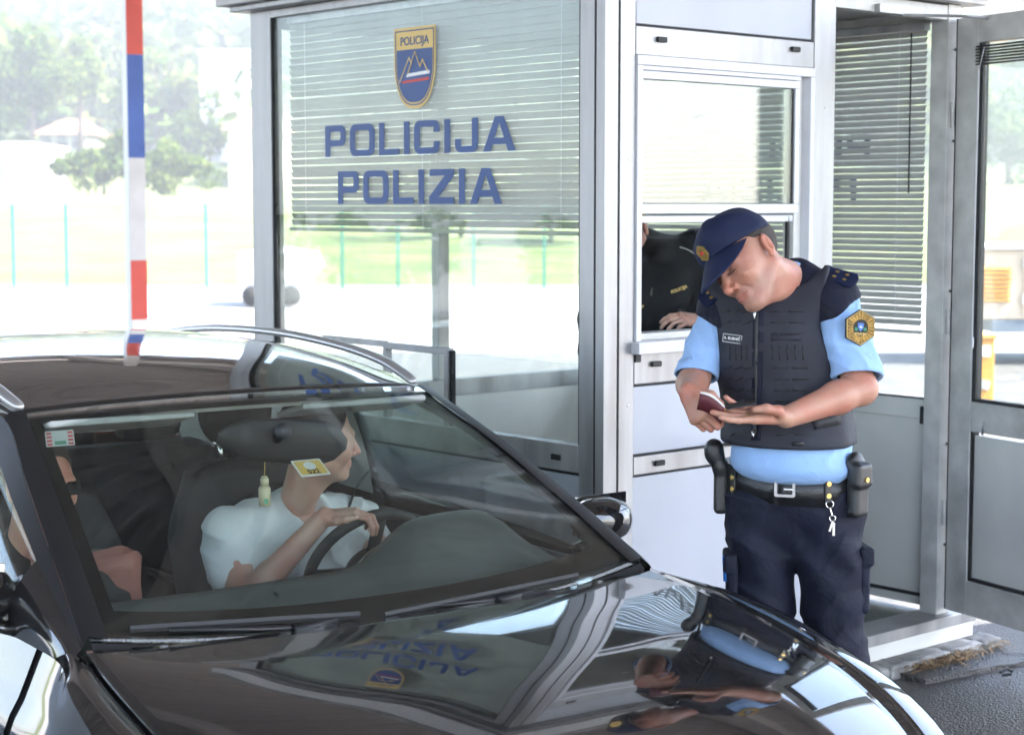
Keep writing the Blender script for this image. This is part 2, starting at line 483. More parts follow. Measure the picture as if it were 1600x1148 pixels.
b1 = blind('grey venetian blind half lowered behind the big lettered window', A0 + .075, .15, 1.87, 2.665, 1.86, .0265, R_(-66), -1, 'slat')
b2 = blind('grey venetian blind on the far side wall seen through the doorway', A1 - .075, .10, 1.93, 2.63, 1.455, .0262, R_(67), 1, 'slat_far')
w = MB(); w.tube([(-.02, .16, 2.62), (-.022, .158, 2.0)], .0035, 6); w.build('tilt_wand', M['gasket'], b2)

# ---- lettering on the inner face of the glass
def letter(ch, s=.26, t=.195):
    if ch == 'P':
        W = 1.06; r = .22
        return W, [[(0, 0), (s, 0), (s, .34)] + arc(W - r, .34 + r, r, -PI / 2, 0, 5) + arc(W - r, 1 - r, r, 0, PI / 2, 5) + [(0, 1)], rrect(s, .34 + t, W - s, 1 - t, .06, 3)]
    if ch == 'O':
        W = 1.24; return W, [rrect(0, 0, W, 1, .26), rrect(s, t, W - s, 1 - t, .1, 3)]
    if ch == 'L':
        W = .98; return W, [[(0, 0), (W, 0), (W, t), (s, t), (s, 1), (0, 1)]]
    if ch == 'I':
        return s, [[(0, 0), (s, 0), (s, 1), (0, 1)]]
    if ch == 'C':
        W = 1.16; r = .24
        return W, [[(W, .64), (W - s, .64), (W - s, 1 - t), (s, 1 - t), (s, t), (W - s, t), (W - s, .37), (W, .37)] + list(reversed(arc(W - r, r, r, -PI / 2, 0, 5))) + list(reversed(arc(r, r, r, PI, 1.5 * PI, 5))) + list(reversed(arc(r, 1 - r, r, PI / 2, PI, 5))) + list(reversed(arc(W - r, 1 - r, r, 0, PI / 2, 5)))]
    if ch == 'J':
        W = 1.0; r = .24
        return W, [[(0, .4)] + arc(r, r, r, PI, 1.5 * PI, 5) + arc(W - r, r, r, -PI / 2, 0, 5) + [(W, 1), (W - s, 1), (W - s, t), (s, t), (s, .4)]]
    if ch == 'Z':
        W = 1.12; return W, [[(0, 0), (W, 0), (W, t), (.42, t), (W, .80), (W, 1), (.04, 1), (.04, 1 - t), (.70, 1 - t), (0, .2)]]
    W = 1.36
    return W, [[(0, 0), (.31, 0), (.40, .2), (.96, .2), (1.05, 0), (W, 0), (.86, 1), (.50, 1)], [(.48, .385), (.88, .385), (.68, .82)]]
def lettering(word, org, xdir, H, width, mat, parent, gap=.22):
    ws = [letter(c)[0] for c in word]
    tot = sum(ws) + gap * (len(word) - 1)
    kx = width / tot; x = 0
    for c, wd in zip(word, ws):
        loops = [[((x + p[0]) * kx, p[1] * H) for p in lp] for lp in letter(c)[1]]
        me = shape2d(loops, .001)
        place('letter', me, frame_matrix(org, xdir, (0, 0, 1)), M[mat], parent)
        x += wd + gap
xin = A0 + .0145
lettering('POLICIJA', (xin, 1.551, 2.136), (0, -1, 0), .119, 1.105, 'blue_letter', win)
lettering('POLIZIA', (xin, 1.470, 1.957), (0, -1, 0), .124, .954, 'blue_letter', win)
xo = A1 - .0315
lettering('POLICIJA', (xo, .397, 2.140), (0, 1, 0), .10, 1.0, 'blue_letter', fw_)
lettering('POLIZIA', (xo, .464, 1.975), (0, 1, 0), .10, .86, 'blue_letter', fw_)
# shield emblem on the big window
def shield_loop(k, n=14):
    # pointed shield, unit width 2k, from y=.56 down to -.64
    pts = [(-k * .5, .5 * k + .06 * k), (k * .5, .5 * k + .06 * k)]
    w, yb = .5 * k, -.62 * k
    right = [(w * math.cos(t) ** .75, .02 * k + (yb - .02 * k) * math.sin(t) ** 1.15) for t in np.linspace(0, PI / 2 - .001, n)]
    left = [(-x, y) for x, y in reversed(right[:-1])]
    return list(reversed(pts)) [:0] + [pts[1]] + right + left + [pts[0]]
SM = frame_matrix((xin + .0005, .995, 2.452), (0, -1, 0), (0, 0, 1))
def emb(loops, mat, lift, name):
    me = shape2d([[(x * .24, y * .245) for x, y in lp] for lp in loops], .0006)
    Mx = SM.copy(); Mx.translation = SM.translation + Vector((-lift, 0, 0))
    return place(name, me, Mx, M[mat], em)
em = place('emblem', shape2d([[(x * .24, y * .245) for x, y in shield_loop(1.0)]], .0006), SM.copy(), M['gold_vinyl'], win)
emb([shield_loop(.93), shield_loop(.90)], 'blue_letter', .0012, 'emblem_outline')
fld = [(x, y) for x, y in shield_loop(.86) if y < .3]
fld = [(.43, .24)] + [p for p in shield_loop(.86) if p[1] < .2] + [(-.43, .24)]
emb([fld], 'blue_letter', .0012, 'emblem_field')
mt = [(-.36, -.22), (-.12, .14), (-.05, .04), (.0, .2), (.14, -.05), (.2, .07), (.36, -.10)]
def strip(pts, w):
    up = [(x, y + w) for x, y in pts]; dn = [(x, y - w) for x, y in reversed(pts)]
    return up + dn
emb([strip([(-.36, -.23), (-.13, .12), (-.06, .03)], .018)], 'gold_vinyl', .0022, 'emblem_mountain')
emb([strip([(-.16, -.12), (.02, .2), (.14, -.02), (.2, .08), (.33, -.10)], .018)], 'gold_vinyl', .0030, 'emblem_mountain')
emb([[(-.2, -.16), (.37, -.13), (.36, -.08), (-.17, -.11)]], 'white_vinyl', .0022, 'emblem_stripe')
emb([[(-.3, -.25), (.35, -.22), (.35, -.18), (-.28, -.21)]], 'red_vinyl', .0022, 'emblem_stripe')
me = text_mesh('POLICIJA', .042, .0006, bold=.0006); me.transform(Matrix.Translation((0, .088, 0)))
Mx = SM.copy(); Mx.translation += Vector((-.0012, 0, 0))
place('emblem_word', me, Mx, M['blue_letter'], em)

for z in (.62, 1.02, 1.62, 2.2, 2.55):
    MB().lathe([(.006, 0), (.0055, .003), (.002, .0035)], (A1 - .04, -.0045, z), Matrix.Rotation(PI / 2, 3, 'X'), 10).build('screw', M['gasket'], booth)
for x, z in ((.045, .5), (.045, 1.3), (.045, 2.1), (1.03, .6), (1.03, 1.4), (1.03, 2.3)):
    MB().lathe([(.004, 0), (.0038, .002), (.001, .0025)], (x, .0015 if x < .5 else -.0025, z), Matrix.Rotation(PI / 2, 3, 'X'), 8).build('screw', M['steel'], booth)
for z, a in ((.52, .3), (2.25, -.2)):
    g_ = MB(); g_.box((.30 if z < 1 else .4, .0065, z), (.05, .0015, .004), Matrix.Rotation(a, 3, 'Y')); g_.build('scratch', M['alu_dark'], booth)
# ================================================================== ground, island, canopy, column
def asphalt(name, c, c2, rough, sc=3.0):
    m, N, L, b = newmat(name)
    tc = N.new('ShaderNodeTexCoord')
    n1 = N.new('ShaderNodeTexNoise'); n1.inputs['Scale'].default_value = sc; n1.inputs['Detail'].default_value = 9; n1.inputs['Roughness'].default_value = .7
    n2 = N.new('ShaderNodeTexNoise'); n2.inputs['Scale'].default_value = 160; n2.inputs['Detail'].default_value = 2
    vo = N.new('ShaderNodeTexVoronoi'); vo.inputs['Scale'].default_value = 110
    for n in (n1, n2, vo): L.new(tc.outputs['Object'], n.inputs['Vector'])
    mr = N.new('ShaderNodeMapRange'); mr.inputs[1].default_value = .35; mr.inputs[2].default_value = .68
    L.new(n1.outputs[0], mr.inputs[0])
    mx = N.new('ShaderNodeMix'); mx.data_type = 'RGBA'; mx.inputs[6].default_value = c + (1,); mx.inputs[7].default_value = c2 + (1,)
    L.new(mr.outputs[0], mx.inputs[0])
    m2 = N.new('ShaderNodeMix'); m2.data_type = 'RGBA'; m2.blend_type = 'OVERLAY'; m2.inputs[0].default_value = .55
    L.new(mx.outputs[2], m2.inputs[6]); L.new(n2.outputs[0], m2.inputs[7])
    L.new(m2.outputs[2], b.inputs['Base Color'])
    rr = N.new('ShaderNodeMapRange'); rr.inputs[1].default_value = .3; rr.inputs[2].default_value = .7; rr.inputs[3].default_value = rough - .16; rr.inputs[4].default_value = rough + .15
    L.new(n1.outputs[0], rr.inputs[0]); L.new(rr.outputs[0], b.inputs['Roughness'])
    bp = N.new('ShaderNodeBump'); bp.inputs['Strength'].default_value = .8; bp.inputs['Distance'].default_value = .008
    L.new(vo.outputs['Distance'], bp.inputs['Height']); L.new(bp.outputs[0], b.inputs['Normal'])
    return m
M['asphalt'] = asphalt('asphalt', (.08, .077, .075), (.14, .135, .13), .6)
M['island'] = asphalt('island asphalt', (.035, .031, .028), (.13, .12, .115), .52, 3.4)
M['asphalt_far'] = asphalt('worn asphalt', (.26, .25, .24), (.36, .35, .33), .8, .6)
M['concrete'] = pmat('cracked concrete', (.26, .25, .24), .8, 0, .45, 9, .9, 35)
M['canopy'] = pmat('canopy sheet', (.36, .32, .30), .6, .0, .05, 1.2, .05, 20)
M['canopy_steel'] = pmat('canopy steel', (.5, .46, .44), .5, .2, .15, 2)

def flat_ground(name, pts, z, mat, kind='structure', parent=None):
    return tag(pydata(name, [(x, y, z) for x, y in pts], [tuple(range(len(pts)))], M[mat], parent), kind=kind)
flat_ground('ground', [(-415, -140), (415, -140), (415, 425), (-415, 425)], -.03, 'asphalt_far')
flat_ground('road', [(-14, -14), (14, -14), (14, 24), (-14, 24)], -.004, 'asphalt')
# car frame: origin on the ground under the middle of the windscreen base
CYAW = R_(34.9)
CF = Vector((math.sin(CYAW), -math.cos(CYAW), 0)); CA = Vector((math.cos(CYAW), math.sin(CYAW), 0))
CB = Vector((-.26, 4.162, 0))
def cw(u, v, z): return CB + CF * u + CA * v + Vector((0, 0, z))
# traffic island: raised slab with a kerb along the car
e0, e1 = cw(4.5, 1.04, 0), cw(-6.5, 1.04, 0)
pts = [(e0.x, e0.y), (e0.x + 5.5, e0.y + 4), bw(3.6, -2.2, 0).to_tuple()[:2], bw(2.15, .25, 0).to_tuple()[:2], bw(2.05, 3.4, 0).to_tuple()[:2], (e1.x, e1.y)]
V = [(x, y, -.02) for x, y in pts] + [(x, y, ISL) for x, y in pts]
n = len(pts)
isl = pydata('traffic_island', V, [tuple(range(n, 2 * n))] + [(i, (i + 1) % n, n + (i + 1) % n, n + i) for i in range(n)], M['island'])
tag(isl, kind='structure'); bevel(isl, .02, 3)
# strip of older, lighter surfacing beside the booth step, a little higher
pl = MB()
def uneven_slab(name, pts, z0, z1, mat, amp=.006, seed=1, label=None):
    bm = bmesh.new()
    vs = [bm.verts.new((x, y, z1)) for x, y in pts]
    f = bm.faces.new(vs)
    bmesh.ops.subdivide_edges(bm, edges=bm.edges[:], cuts=9, use_grid_fill=True)
    r = bmesh.ops.extrude_face_region(bm, geom=bm.faces[:])
    rr = random.Random(seed)
    for v in bm.verts: v.co.x += rr.uniform(-amp, amp); v.co.y += rr.uniform(-amp, amp); v.co.z += rr.uniform(-amp, amp)
    for g in r['geom']:
        if isinstance(g, bmesh.types.BMVert): g.co.z = z0
    bmesh.ops.recalc_face_normals(bm, faces=bm.faces[:])
    me = bpy.data.meshes.new(name); bm.to_mesh(me); bm.free()
    return link_mesh(name, me, M[mat])
us = uneven_slab('pavement_strip', [bw(a, b, 0).to_tuple()[:2] for a, b in ((1.35, -.26), (1.98, -.36), (3.2, -1.1), (3.2, -.2), (2.0, .2), (1.35, .0))], ISL - .02, ISL + .018, 'island', .005, 3)
tag(us, kind='structure')
# cracked concrete plinth under the booth: separate lumps
plinth = empty('booth_plinth', bw(1.5, -.05, ISL), BRZ, 'cracked concrete footing below the doorstep of the booth', 'plinth')
xx = -1.45
rr = random.Random(5)
while xx < .50:
    wd = rr.uniform(.10, .26); x1 = min(xx + wd, .52)
    bm = bmesh.new(); bmesh.ops.create_cube(bm, size=1)
    bmesh.ops.subdivide_edges(bm, edges=bm.edges[:], cuts=3, use_grid_fill=True)
    for v in bm.verts:
        v.co = Vector(((xx + x1) / 2 + v.co.x * (x1 - xx - .006), -.035 + v.co.y * .11, .022 + v.co.z * .056)) + Vector((rr.uniform(-.006, .006), rr.uniform(-.008, .008), rr.uniform(-.006, .003)))
    me = bpy.data.meshes.new('concrete_block'); bm.to_mesh(me); bm.free()
    link_mesh('concrete_block', me, M['concrete'], plinth, True)
    xx = x1
# dry leaves and straw caught against the plinth
M['straw'] = pmat('dry straw', (.30, .19, .09), .8, 0, .4, 30)
sv = []; sf = []
for i in range(420):
    a = rng.normal(1.62, .10) if i < 300 else rng.uniform(1.35, 2.0); b = -.13 - abs(rng.normal(0, .035))
    p = bw(a, b, ISL + .022 + rng.uniform(0, .022)); t = rng.uniform(0, 2 * PI); ln = rng.uniform(.008, .028); wd = rng.uniform(.0012, .004)
    d = Vector((math.cos(t), math.sin(t), rng.uniform(-.4, .5))) * ln; s = Vector((-math.sin(t), math.cos(t), rng.uniform(-.3, .3))) * wd
    k = len(sv); sv += [p - d - s, p + d - s, p + d + s, p - d + s]; sf.append((k, k + 1, k + 2, k + 3))
tag(pydata('leaf_litter', sv, sf, M['straw']), 'dry straw and leaf litter against the booth footing', kind='stuff')
# scrap of black plastic on the ground
sp = MB(); sp.tube([(0, 0, .008), (.03, .01, .02), (.05, .0, .01)], .006, 6); sp.tube([(.0, -.03, .006), (.035, -.03, .01)], .006, 6)
so = sp.build('plastic_scrap', M['black_plastic']); so.location = on_ground(1562, 1058, ISL); so.location.z = ISL + .012
tag(so, 'small scrap of black plastic lying on the asphalt near the door', 'litter')

# canopy roof over the lanes: corrugated underside, beams, fascia
CZ = 5.2
canopy = empty('canopy_roof', bw(-3, 2, CZ), BRZ, 'brown corrugated canopy roof spanning the lanes overhead', 'canopy')
ca0, ca1, cb0, cb1 = -6.5, 8.0, -8.5, 9.5     # extents relative to its origin in booth axes
bm = bmesh.new(); pitch = .25; nx = int((cb1 - cb0) / pitch)
prof = []
for i in range(nx):
    y = cb0 + i * pitch
    prof += [(y, 0), (y + .10, 0), (y + .13, .03), (y + .22, .03)]
V = []; F = []
for y, z in prof: V += [(ca0, y, z), (ca1, y, z)]
for i in range(len(prof) - 1): F.append((2 * i, 2 * i + 1, 2 * i + 3, 2 * i + 2))
cs = pydata('corrugated_sheet', V, F, M['canopy'], canopy); solidify(cs, .02, 1)
for a in (-5.5, -1.5, 2.8, 6.8):
    box_obj('beam', a - .1, a + .1, cb0, cb1, -.33, -.0205, M['canopy_steel'], canopy, .01)
for nm, x0, x1, y0, y1 in (('fascia', ca0 - .1, ca0, cb0 - .1, cb1 + .1), ('fascia', ca1, ca1 + .1, cb0 - .1, cb1 + .1), ('fascia', ca0, ca1, cb0 - .1, cb0), ('fascia', ca0, ca1, cb1, cb1 + .1)):
    box_obj(nm, x0, x1, y0, y1, -.35, .35, M['canopy_steel'], canopy, .01)
# striped canopy column
M['col_white'] = pmat('white column paint', (.78, .77, .76), .4, 0, .06, 3)
M['col_grey'] = pmat('pale band paint', (.60, .57, .56), .45, 0, .08, 6)
M['col_red'] = pmat('red band paint', (.58, .055, .035), .4, 0, .1, 6)
M['col_blue'] = pmat('blue band paint', (.03, .085, .33), .4, 0, .1, 6)
def column(loc, label, bands=True):
    e = empty('canopy_column', loc, BRZ - R_(12), label, 'column', 'columns holding the canopy')
    box_obj('shaft', -.065, .065, -.065, .065, 0, CZ - .335, M['col_white'], e, .008)
    box_obj('foot_plate', -.17, .17, -.17, .17, -.02, .02, M['canopy_steel'], e, .004)
    if bands:
        z = 1.07
        for k, mt in enumerate(('col_red', 'col_grey', 'col_blue', 'col_red', 'col_grey')):
            z1 = z + (.46 if k == 0 else .79)
            box_obj('band', -.0655, .0655, -.0695, -.0655, z, min(z1, 4.8), M[mt], e, .0)
            z = z1
    return e
c1 = at_depth(211, 322, 14.0)
column((c1.x, c1.y, 0), 'white square canopy column with red, pale and blue bands beyond the car')
for (a, b) in ((-5.6, -9.0), (3.2, 10.5), (-13, -9.0)):
    pass
# ================================================================== black car
def carpaint():
    m, N, L, b = newmat('black car paint')
    b.inputs['Base Color'].default_value = (.009, .0085, .009, 1)
    b.inputs['Metallic'].default_value = 0.0
    b.inputs['Specular IOR Level'].default_value = .6
    b.inputs['Coat Weight'].default_value = 1.0
    b.inputs['Coat IOR'].default_value = 1.55
    tc = N.new('ShaderNodeTexCoord'); nz = N.new('ShaderNodeTexNoise'); nz.inputs['Scale'].default_value = 3; nz.inputs['Detail'].default_value = 8
    L.new(tc.outputs['Object'], nz.inputs['Vector'])
    mr = N.new('ShaderNodeMapRange'); mr.inputs[1].default_value = .3; mr.inputs[2].default_value = .75; mr.inputs[3].default_value = .03; mr.inputs[4].default_value = .10
    L.new(nz.outputs[0], mr.inputs[0]); L.new(mr.outputs[0], b.inputs['Roughness'])
    b.inputs['Coat Roughness'].default_value = .012
    # thin film of road dust
    n2 = N.new('ShaderNodeTexNoise'); n2.inputs['Scale'].default_value = 90; n2.inputs['Detail'].default_value = 4
    L.new(tc.outputs['Object'], n2.inputs['Vector'])
    m2 = N.new('ShaderNodeMapRange'); m2.inputs[1].default_value = .45; m2.inputs[2].default_value = .8; m2.inputs[3].default_value = .004; m2.inputs[4].default_value = .05
    L.new(n2.outputs[0], m2.inputs[0])
    df = N.new('ShaderNodeBsdfDiffuse'); df.inputs[0].default_value = (.35, .32, .28, 1)
    mx = N.new('ShaderNodeMixShader'); out = N['Material Output']
    L.new(m2.outputs[0], mx.inputs[0]); L.new(b.outputs[0], mx.inputs[1]); L.new(df.outputs[0], mx.inputs[2]); L.new(mx.outputs[0], out.inputs[0])
    return m
M['paint'] = carpaint()
M['windscreen'] = glassmat('green tinted windscreen', (.90, .93, .91), .05, dirt=.014, dirt_scale=(5, 5, 5))
M['carglass'] = glassmat('tinted car glass', (.90, .94, .915), .045)
M['frit'] = pmat('black ceramic frit', (.008, .008, .008), .12)
M['pillar'] = pmat('matt black pillar', (.016, .015, .016), .38)
M['chrome'] = pmat('bright trim', (.75, .75, .76), .12, 1)
M['rail'] = pmat('satin rail', (.55, .53, .52), .3, .6, .05, 4)
M['tyre'] = pmat('tyre rubber', (.015, .015, .015), .8, 0, .2, 20, .3, 80)
M['dash'] = pmat('dashboard plastic', (.085, .10, .095), .5, 0, .12, 8, .12, 300)
M['dash_dark'] = pmat('dark interior plastic', (.018, .02, .02), .55, 0, .15, 8, .1, 200)
M['headliner'] = pmat('headliner cloth', (.42, .43, .41), .9, 0, .05, 20)
M['seat'] = pmat('dark seat cloth', (.026, .026, .027), .8, 0, .2, 40, .2, 300)
M['lamp'] = pmat('lamp lens', (.6, .6, .62), .08, .6)
M['tail_red'] = pmat('tail lamp red', (.35, .01, .01), .1)

car = empty('black_car', CB, math.atan2(CF.y, CF.x), 'black crossover car with a driver in white, stopped beside the booth', 'car')
def cr(ctrl, n):
    """Catmull-Rom through control points"""
    P = np.array(ctrl, float); m = len(P)
    t = np.linspace(0, m - 1, n); i = np.minimum(t.astype(int), m - 2); f = (t - i)[:, None]
    p0, p1, p2, p3 = P[np.maximum(i - 1, 0)], P[i], P[i + 1], P[np.minimum(i + 2, m - 1)]
    a0 = np.where((i == 0)[:, None], 2 * p1 - p2, p0); a3 = np.where((i == m - 2)[:, None], 2 * p2 - p1, p3)
    return .5 * (2 * p1 + (p2 - a0) * f + (2 * a0 - 5 * p1 + 4 * p2 - a3) * f ** 2 + (3 * p1 - a0 - 3 * p2 + a3) * f ** 3)
def gmesh(name, G, mat, parent=None, sel=None, flip=False):
    nr, nc, _ = G.shape
    F = [f[::-1] if flip else f for k, f in enumerate(grid_faces(nr, nc)) if sel is None or sel(k // (nc - 1), k % (nc - 1))]
    V = G.reshape(-1, 3)
    used = sorted({i for f in F for i in f}); mp = {u: k for k, u in enumerate(used)}
    return pydata(name, [V[u] for u in used], [tuple(mp[i] for i in f) for f in F], mat, parent or car, True)

# --- windscreen / roof / rear glass: rows across, symmetric
def cross_rows(center, edge, nv=25, power=2.0):
    """center (u,z), edge (u,v,z) curves sampled equally -> grid [row, v]"""
    s = np.linspace(-1, 1, nv)
    k = np.abs(s) ** power
    G = np.zeros((len(center), nv, 3))
    G[:, :, 0] = center[:, None, 0] + (edge[:, None, 0] - center[:, None, 0]) * k
    G[:, :, 1] = edge[:, None, 1] * s
    G[:, :, 2] = center[:, None, 1] + (edge[:, None, 2] - center[:, None, 1]) * k
    return G
ws_c = cr([(.030, .978), (-.21, 1.132), (-.47, 1.290), (-.778, 1.447)], 25)
ws_e = cr([(-.04, .755, 1.025), (-.31, .715, 1.165), (-.59, .67, 1.297), (-.887, .618, 1.419)], 25)
WS = cross_rows(ws_c, ws_e, 41, 2.3)
inner = lambda i, j: 1 <= i < 23 and 1 <= j < 39
ws = gmesh('windscreen', WS, M['windscreen'], sel=lambda i, j: True)
solidify(ws, .005, 0)
# black printed border and A pillar cover, just outside the glass edge
WI = WS.copy(); WI[:, :, 2] -= .006
gmesh('screen_border', WI, M['frit'], sel=lambda i, j: i < 3 or i > 22 or j < 2 or j > 37)
rf_c = cr([(-.788, 1.4505), (-1.2, 1.516), (-1.75, 1.548), (-2.3, 1.53), (-2.82, 1.465)], 40)
rf_e = cr([(-.895, .619, 1.421), (-1.3, .628, 1.466), (-1.75, .628, 1.490), (-2.3, .61, 1.470), (-2.85, .56, 1.405)], 40)
RF = cross_rows(rf_c, rf_e, 31, 2.6)
roof = gmesh('roof', RF, M['paint'])
solidify(roof, .012, -1)
# headliner below the roof
HL = RF.copy(); HL[:, :, 2] -= .045; HL[:, :, 1] *= .96
gmesh('headliner', HL, M['headliner'])
HF = np.stack([cr(HL[0], 41), WS[-1] * np.array([1, .97, 1]) - np.array([0, 0, .012])]); gmesh('headliner_lip', HF, M['headliner'])
rw_c = cr([(-2.83, 1.462), (-3.08, 1.28), (-3.26, 1.05)], 14)
rw_e = cr([(-2.86, .557, 1.402), (-3.02, .62, 1.26), (-3.14, .68, 1.05)], 14)
RW = cross_rows(rw_c, rw_e, 21, 2.2)
rg = gmesh('rear_window', RW, M['carglass']); solidify(rg, .004, 0)

# --- side: upper curve (screen edge + roof edge + rear) to belt line
def mirror(G): 
    H = G.copy(); H[..., 1] *= -1; return H
top = cr([(-.03, .775, 1.018), (-.31, .735, 1.160), (-.59, .690, 1.292), (-.89, .638, 1.412), (-1.3, .648, 1.458), (-1.75, .648, 1.482), (-2.3, .63, 1.463), (-2.85, .575, 1.40), (-3.06, .66, 1.24), (-3.2, .71, 1.05)], 73)
belt = cr([(-.03, .806, .980), (-.33, .818, .985), (-.6, .826, .992), (-.92, .830, 1.0), (-1.3, .832, 1.01), (-1.75, .830, 1.02), (-2.3, .82, 1.035), (-2.85, .79, 1.05), (-3.05, .76, 1.05), (-3.2, .72, 1.045)], 73)
NR = 15
rr_ = np.linspace(0, 1, NR)
SG = np.zeros((NR, 73, 3))
for k, t in enumerate(rr_):
    SG[k] = top * (1 - t) + belt * t
    SG[k, :, 1] += .035 * math.sin(PI * t) * np.clip(np.linspace(0, 8, 73), 0, 1)
# door window opening in (row, col)
def in_win(i, j):
    if j < 9 or j > 60: return False
    lo = 2 if j < 26 else 2
    if 36 <= j <= 37: return False
    if 53 <= j <= 53: return False
    if i < lo or i >= NR - 1: return False
    if j < 26:      # front window follows the pillar
        return True
    return j <= 60
def pillar_black(i, j): return (36 <= j <= 37 or j == 53) and 2 <= i < NR - 1
for sgn, flip in ((1, False), (-1, True)):
    G = SG if sgn == 1 else mirror(SG)
    gmesh('pillar_panel', G, M['paint'], sel=lambda i, j: not in_win(i, j) and not pillar_black(i, j) and i < NR - 1 and not (j < 27 and i < 2), flip=flip)
    gmesh('screen_pillar', G, M['pillar'], sel=lambda i, j: j < 27 and i < 2, flip=flip)
    gmesh('belt_moulding', G, M['chrome'], sel=lambda i, j: i == NR - 2 + 0 and False or (i == NR - 2 and j >= 9 and j <= 60), flip=flip)
    Gi = G.copy(); Gi[..., 1] -= sgn * .006
    sgl = gmesh('side_window', Gi, M['carglass'], sel=lambda i, j: 8 <= j < 36 and in_win(max(2, min(i, NR - 2)), max(j, 9)) and 2 <= i < NR - 1, flip=flip); solidify(sgl, .004, 0)
    sgl = gmesh('side_window', Gi, M['carglass'], sel=lambda i, j: 38 <= j < 53 and 2 <= i < NR - 1, flip=flip); solidify(sgl, .004, 0)
    sgl = gmesh('side_window', Gi, M['carglass'], sel=lambda i, j: 54 <= j <= 60 and 2 <= i < NR - 1, flip=flip); solidify(sgl, .004, 0)
    gmesh('pillar_trim', G, M['frit'], sel=pillar_black, flip=flip)
    # dark pillar strip along the screen edge
    st = np.stack([WS[:, -2 if sgn == 1 else 1] + np.array([0, 0, .008]), WS[:, -1 if sgn == 1 else 0] + np.array([0, sgn * .004, .010]), G[0][:25] + np.array([0, 0, .003])])
    gmesh('pillar_cover', st, M['pillar'], flip=not flip)
    st = np.stack([RF[:, -1 if sgn == 1 else 0], cr(G[0][24:57], 40)])
    gmesh('roof_ditch', st, M['paint'], flip=not flip)
    # interior trim of the pillars
    Gt = G.copy(); Gt[..., 1] -= sgn * .05
    gmesh('pillar_trim', Gt, M['headliner'], sel=lambda i, j: (j > 11 and i < 2) or (35 <= j <= 38) or (52 <= j <= 55) or j > 60, flip=flip)
    gmesh('pillar_trim', Gt, M['dash_dark'], sel=lambda i, j: (i < 2 and j <= 26), flip=flip)

# --- lower body side: sections from belt to sill along the length
su = np.concatenate([np.linspace(1.09, -.07, 34), np.linspace(-.10, -3.2, 90)])
shoulder_f = np.array([(1.10, .72, .655), (1.0, .82, .712), (.89, .898, .765), (.71, .915, .846), (.37, .910, .936), (.15, .880, .974), (-.03, .818, .984)])
def interp(u, tab, col): 
    t = tab[::-1]; return np.interp(u, t[:, 0], t[:, col])
belt_sorted = belt[::-1]
edge_w = np.zeros(len(su)); edge_z = np.zeros(len(su))
for i, u in enumerate(su):
    if u >= -.075:
        edge_w[i] = interp(u, shoulder_f, 1); edge_z[i] = interp(u, shoulder_f, 2)
    else:
        edge_w[i] = np.interp(u, belt_sorted[:, 0], belt_sorted[:, 1]); edge_z[i] = np.interp(u, belt_sorted[:, 0], belt_sorted[:, 2])
def smooth1(a, n=3):
    for _ in range(n):
        b = a.copy(); b[1:-1] = .25 * a[:-2] + .5 * a[1:-1] + .25 * a[2:]; a = b
    return a
edge_w, edge_z = smooth1(edge_w, 4), smooth1(edge_z, 4)
front_t = np.clip((su - .68) / .46, 0, 1) ** 2; rear_t = np.clip((-2.7 - su) / .5, 0, 1) ** 2
maxw = .918 - .17 * front_t - .10 * rear_t
rows = []
for k, t in enumerate(np.linspace(0, 1, 22)):
    z = edge_z * (1 - t) + .26 * t
    bow = np.sin(np.clip(t * 1.9, 0, 1) * PI / 2)
    y = edge_w + (maxw - edge_w) * bow - .05 * np.clip((t - .55) / .45, 0, 1) ** 1.5
    y = y + .012 * np.exp(-((t - .22) / .05) ** 2) - .010 * np.exp(-((t - .62) / .10) ** 2) * (1 - front_t)
    rows.append(np.stack([su, y, z], -1))
LB = np.array(rows)
AX = (.33, -2.33); WR = .345
def arch(G, i, j):
    c = (G[i, j] + G[i + 1, j + 1]) / 2
    return min((c[0] - a) ** 2 + (c[2] - WR) ** 2 for a in AX) < .40 ** 2
jd = 36; jd2 = 74; jd3 = 108
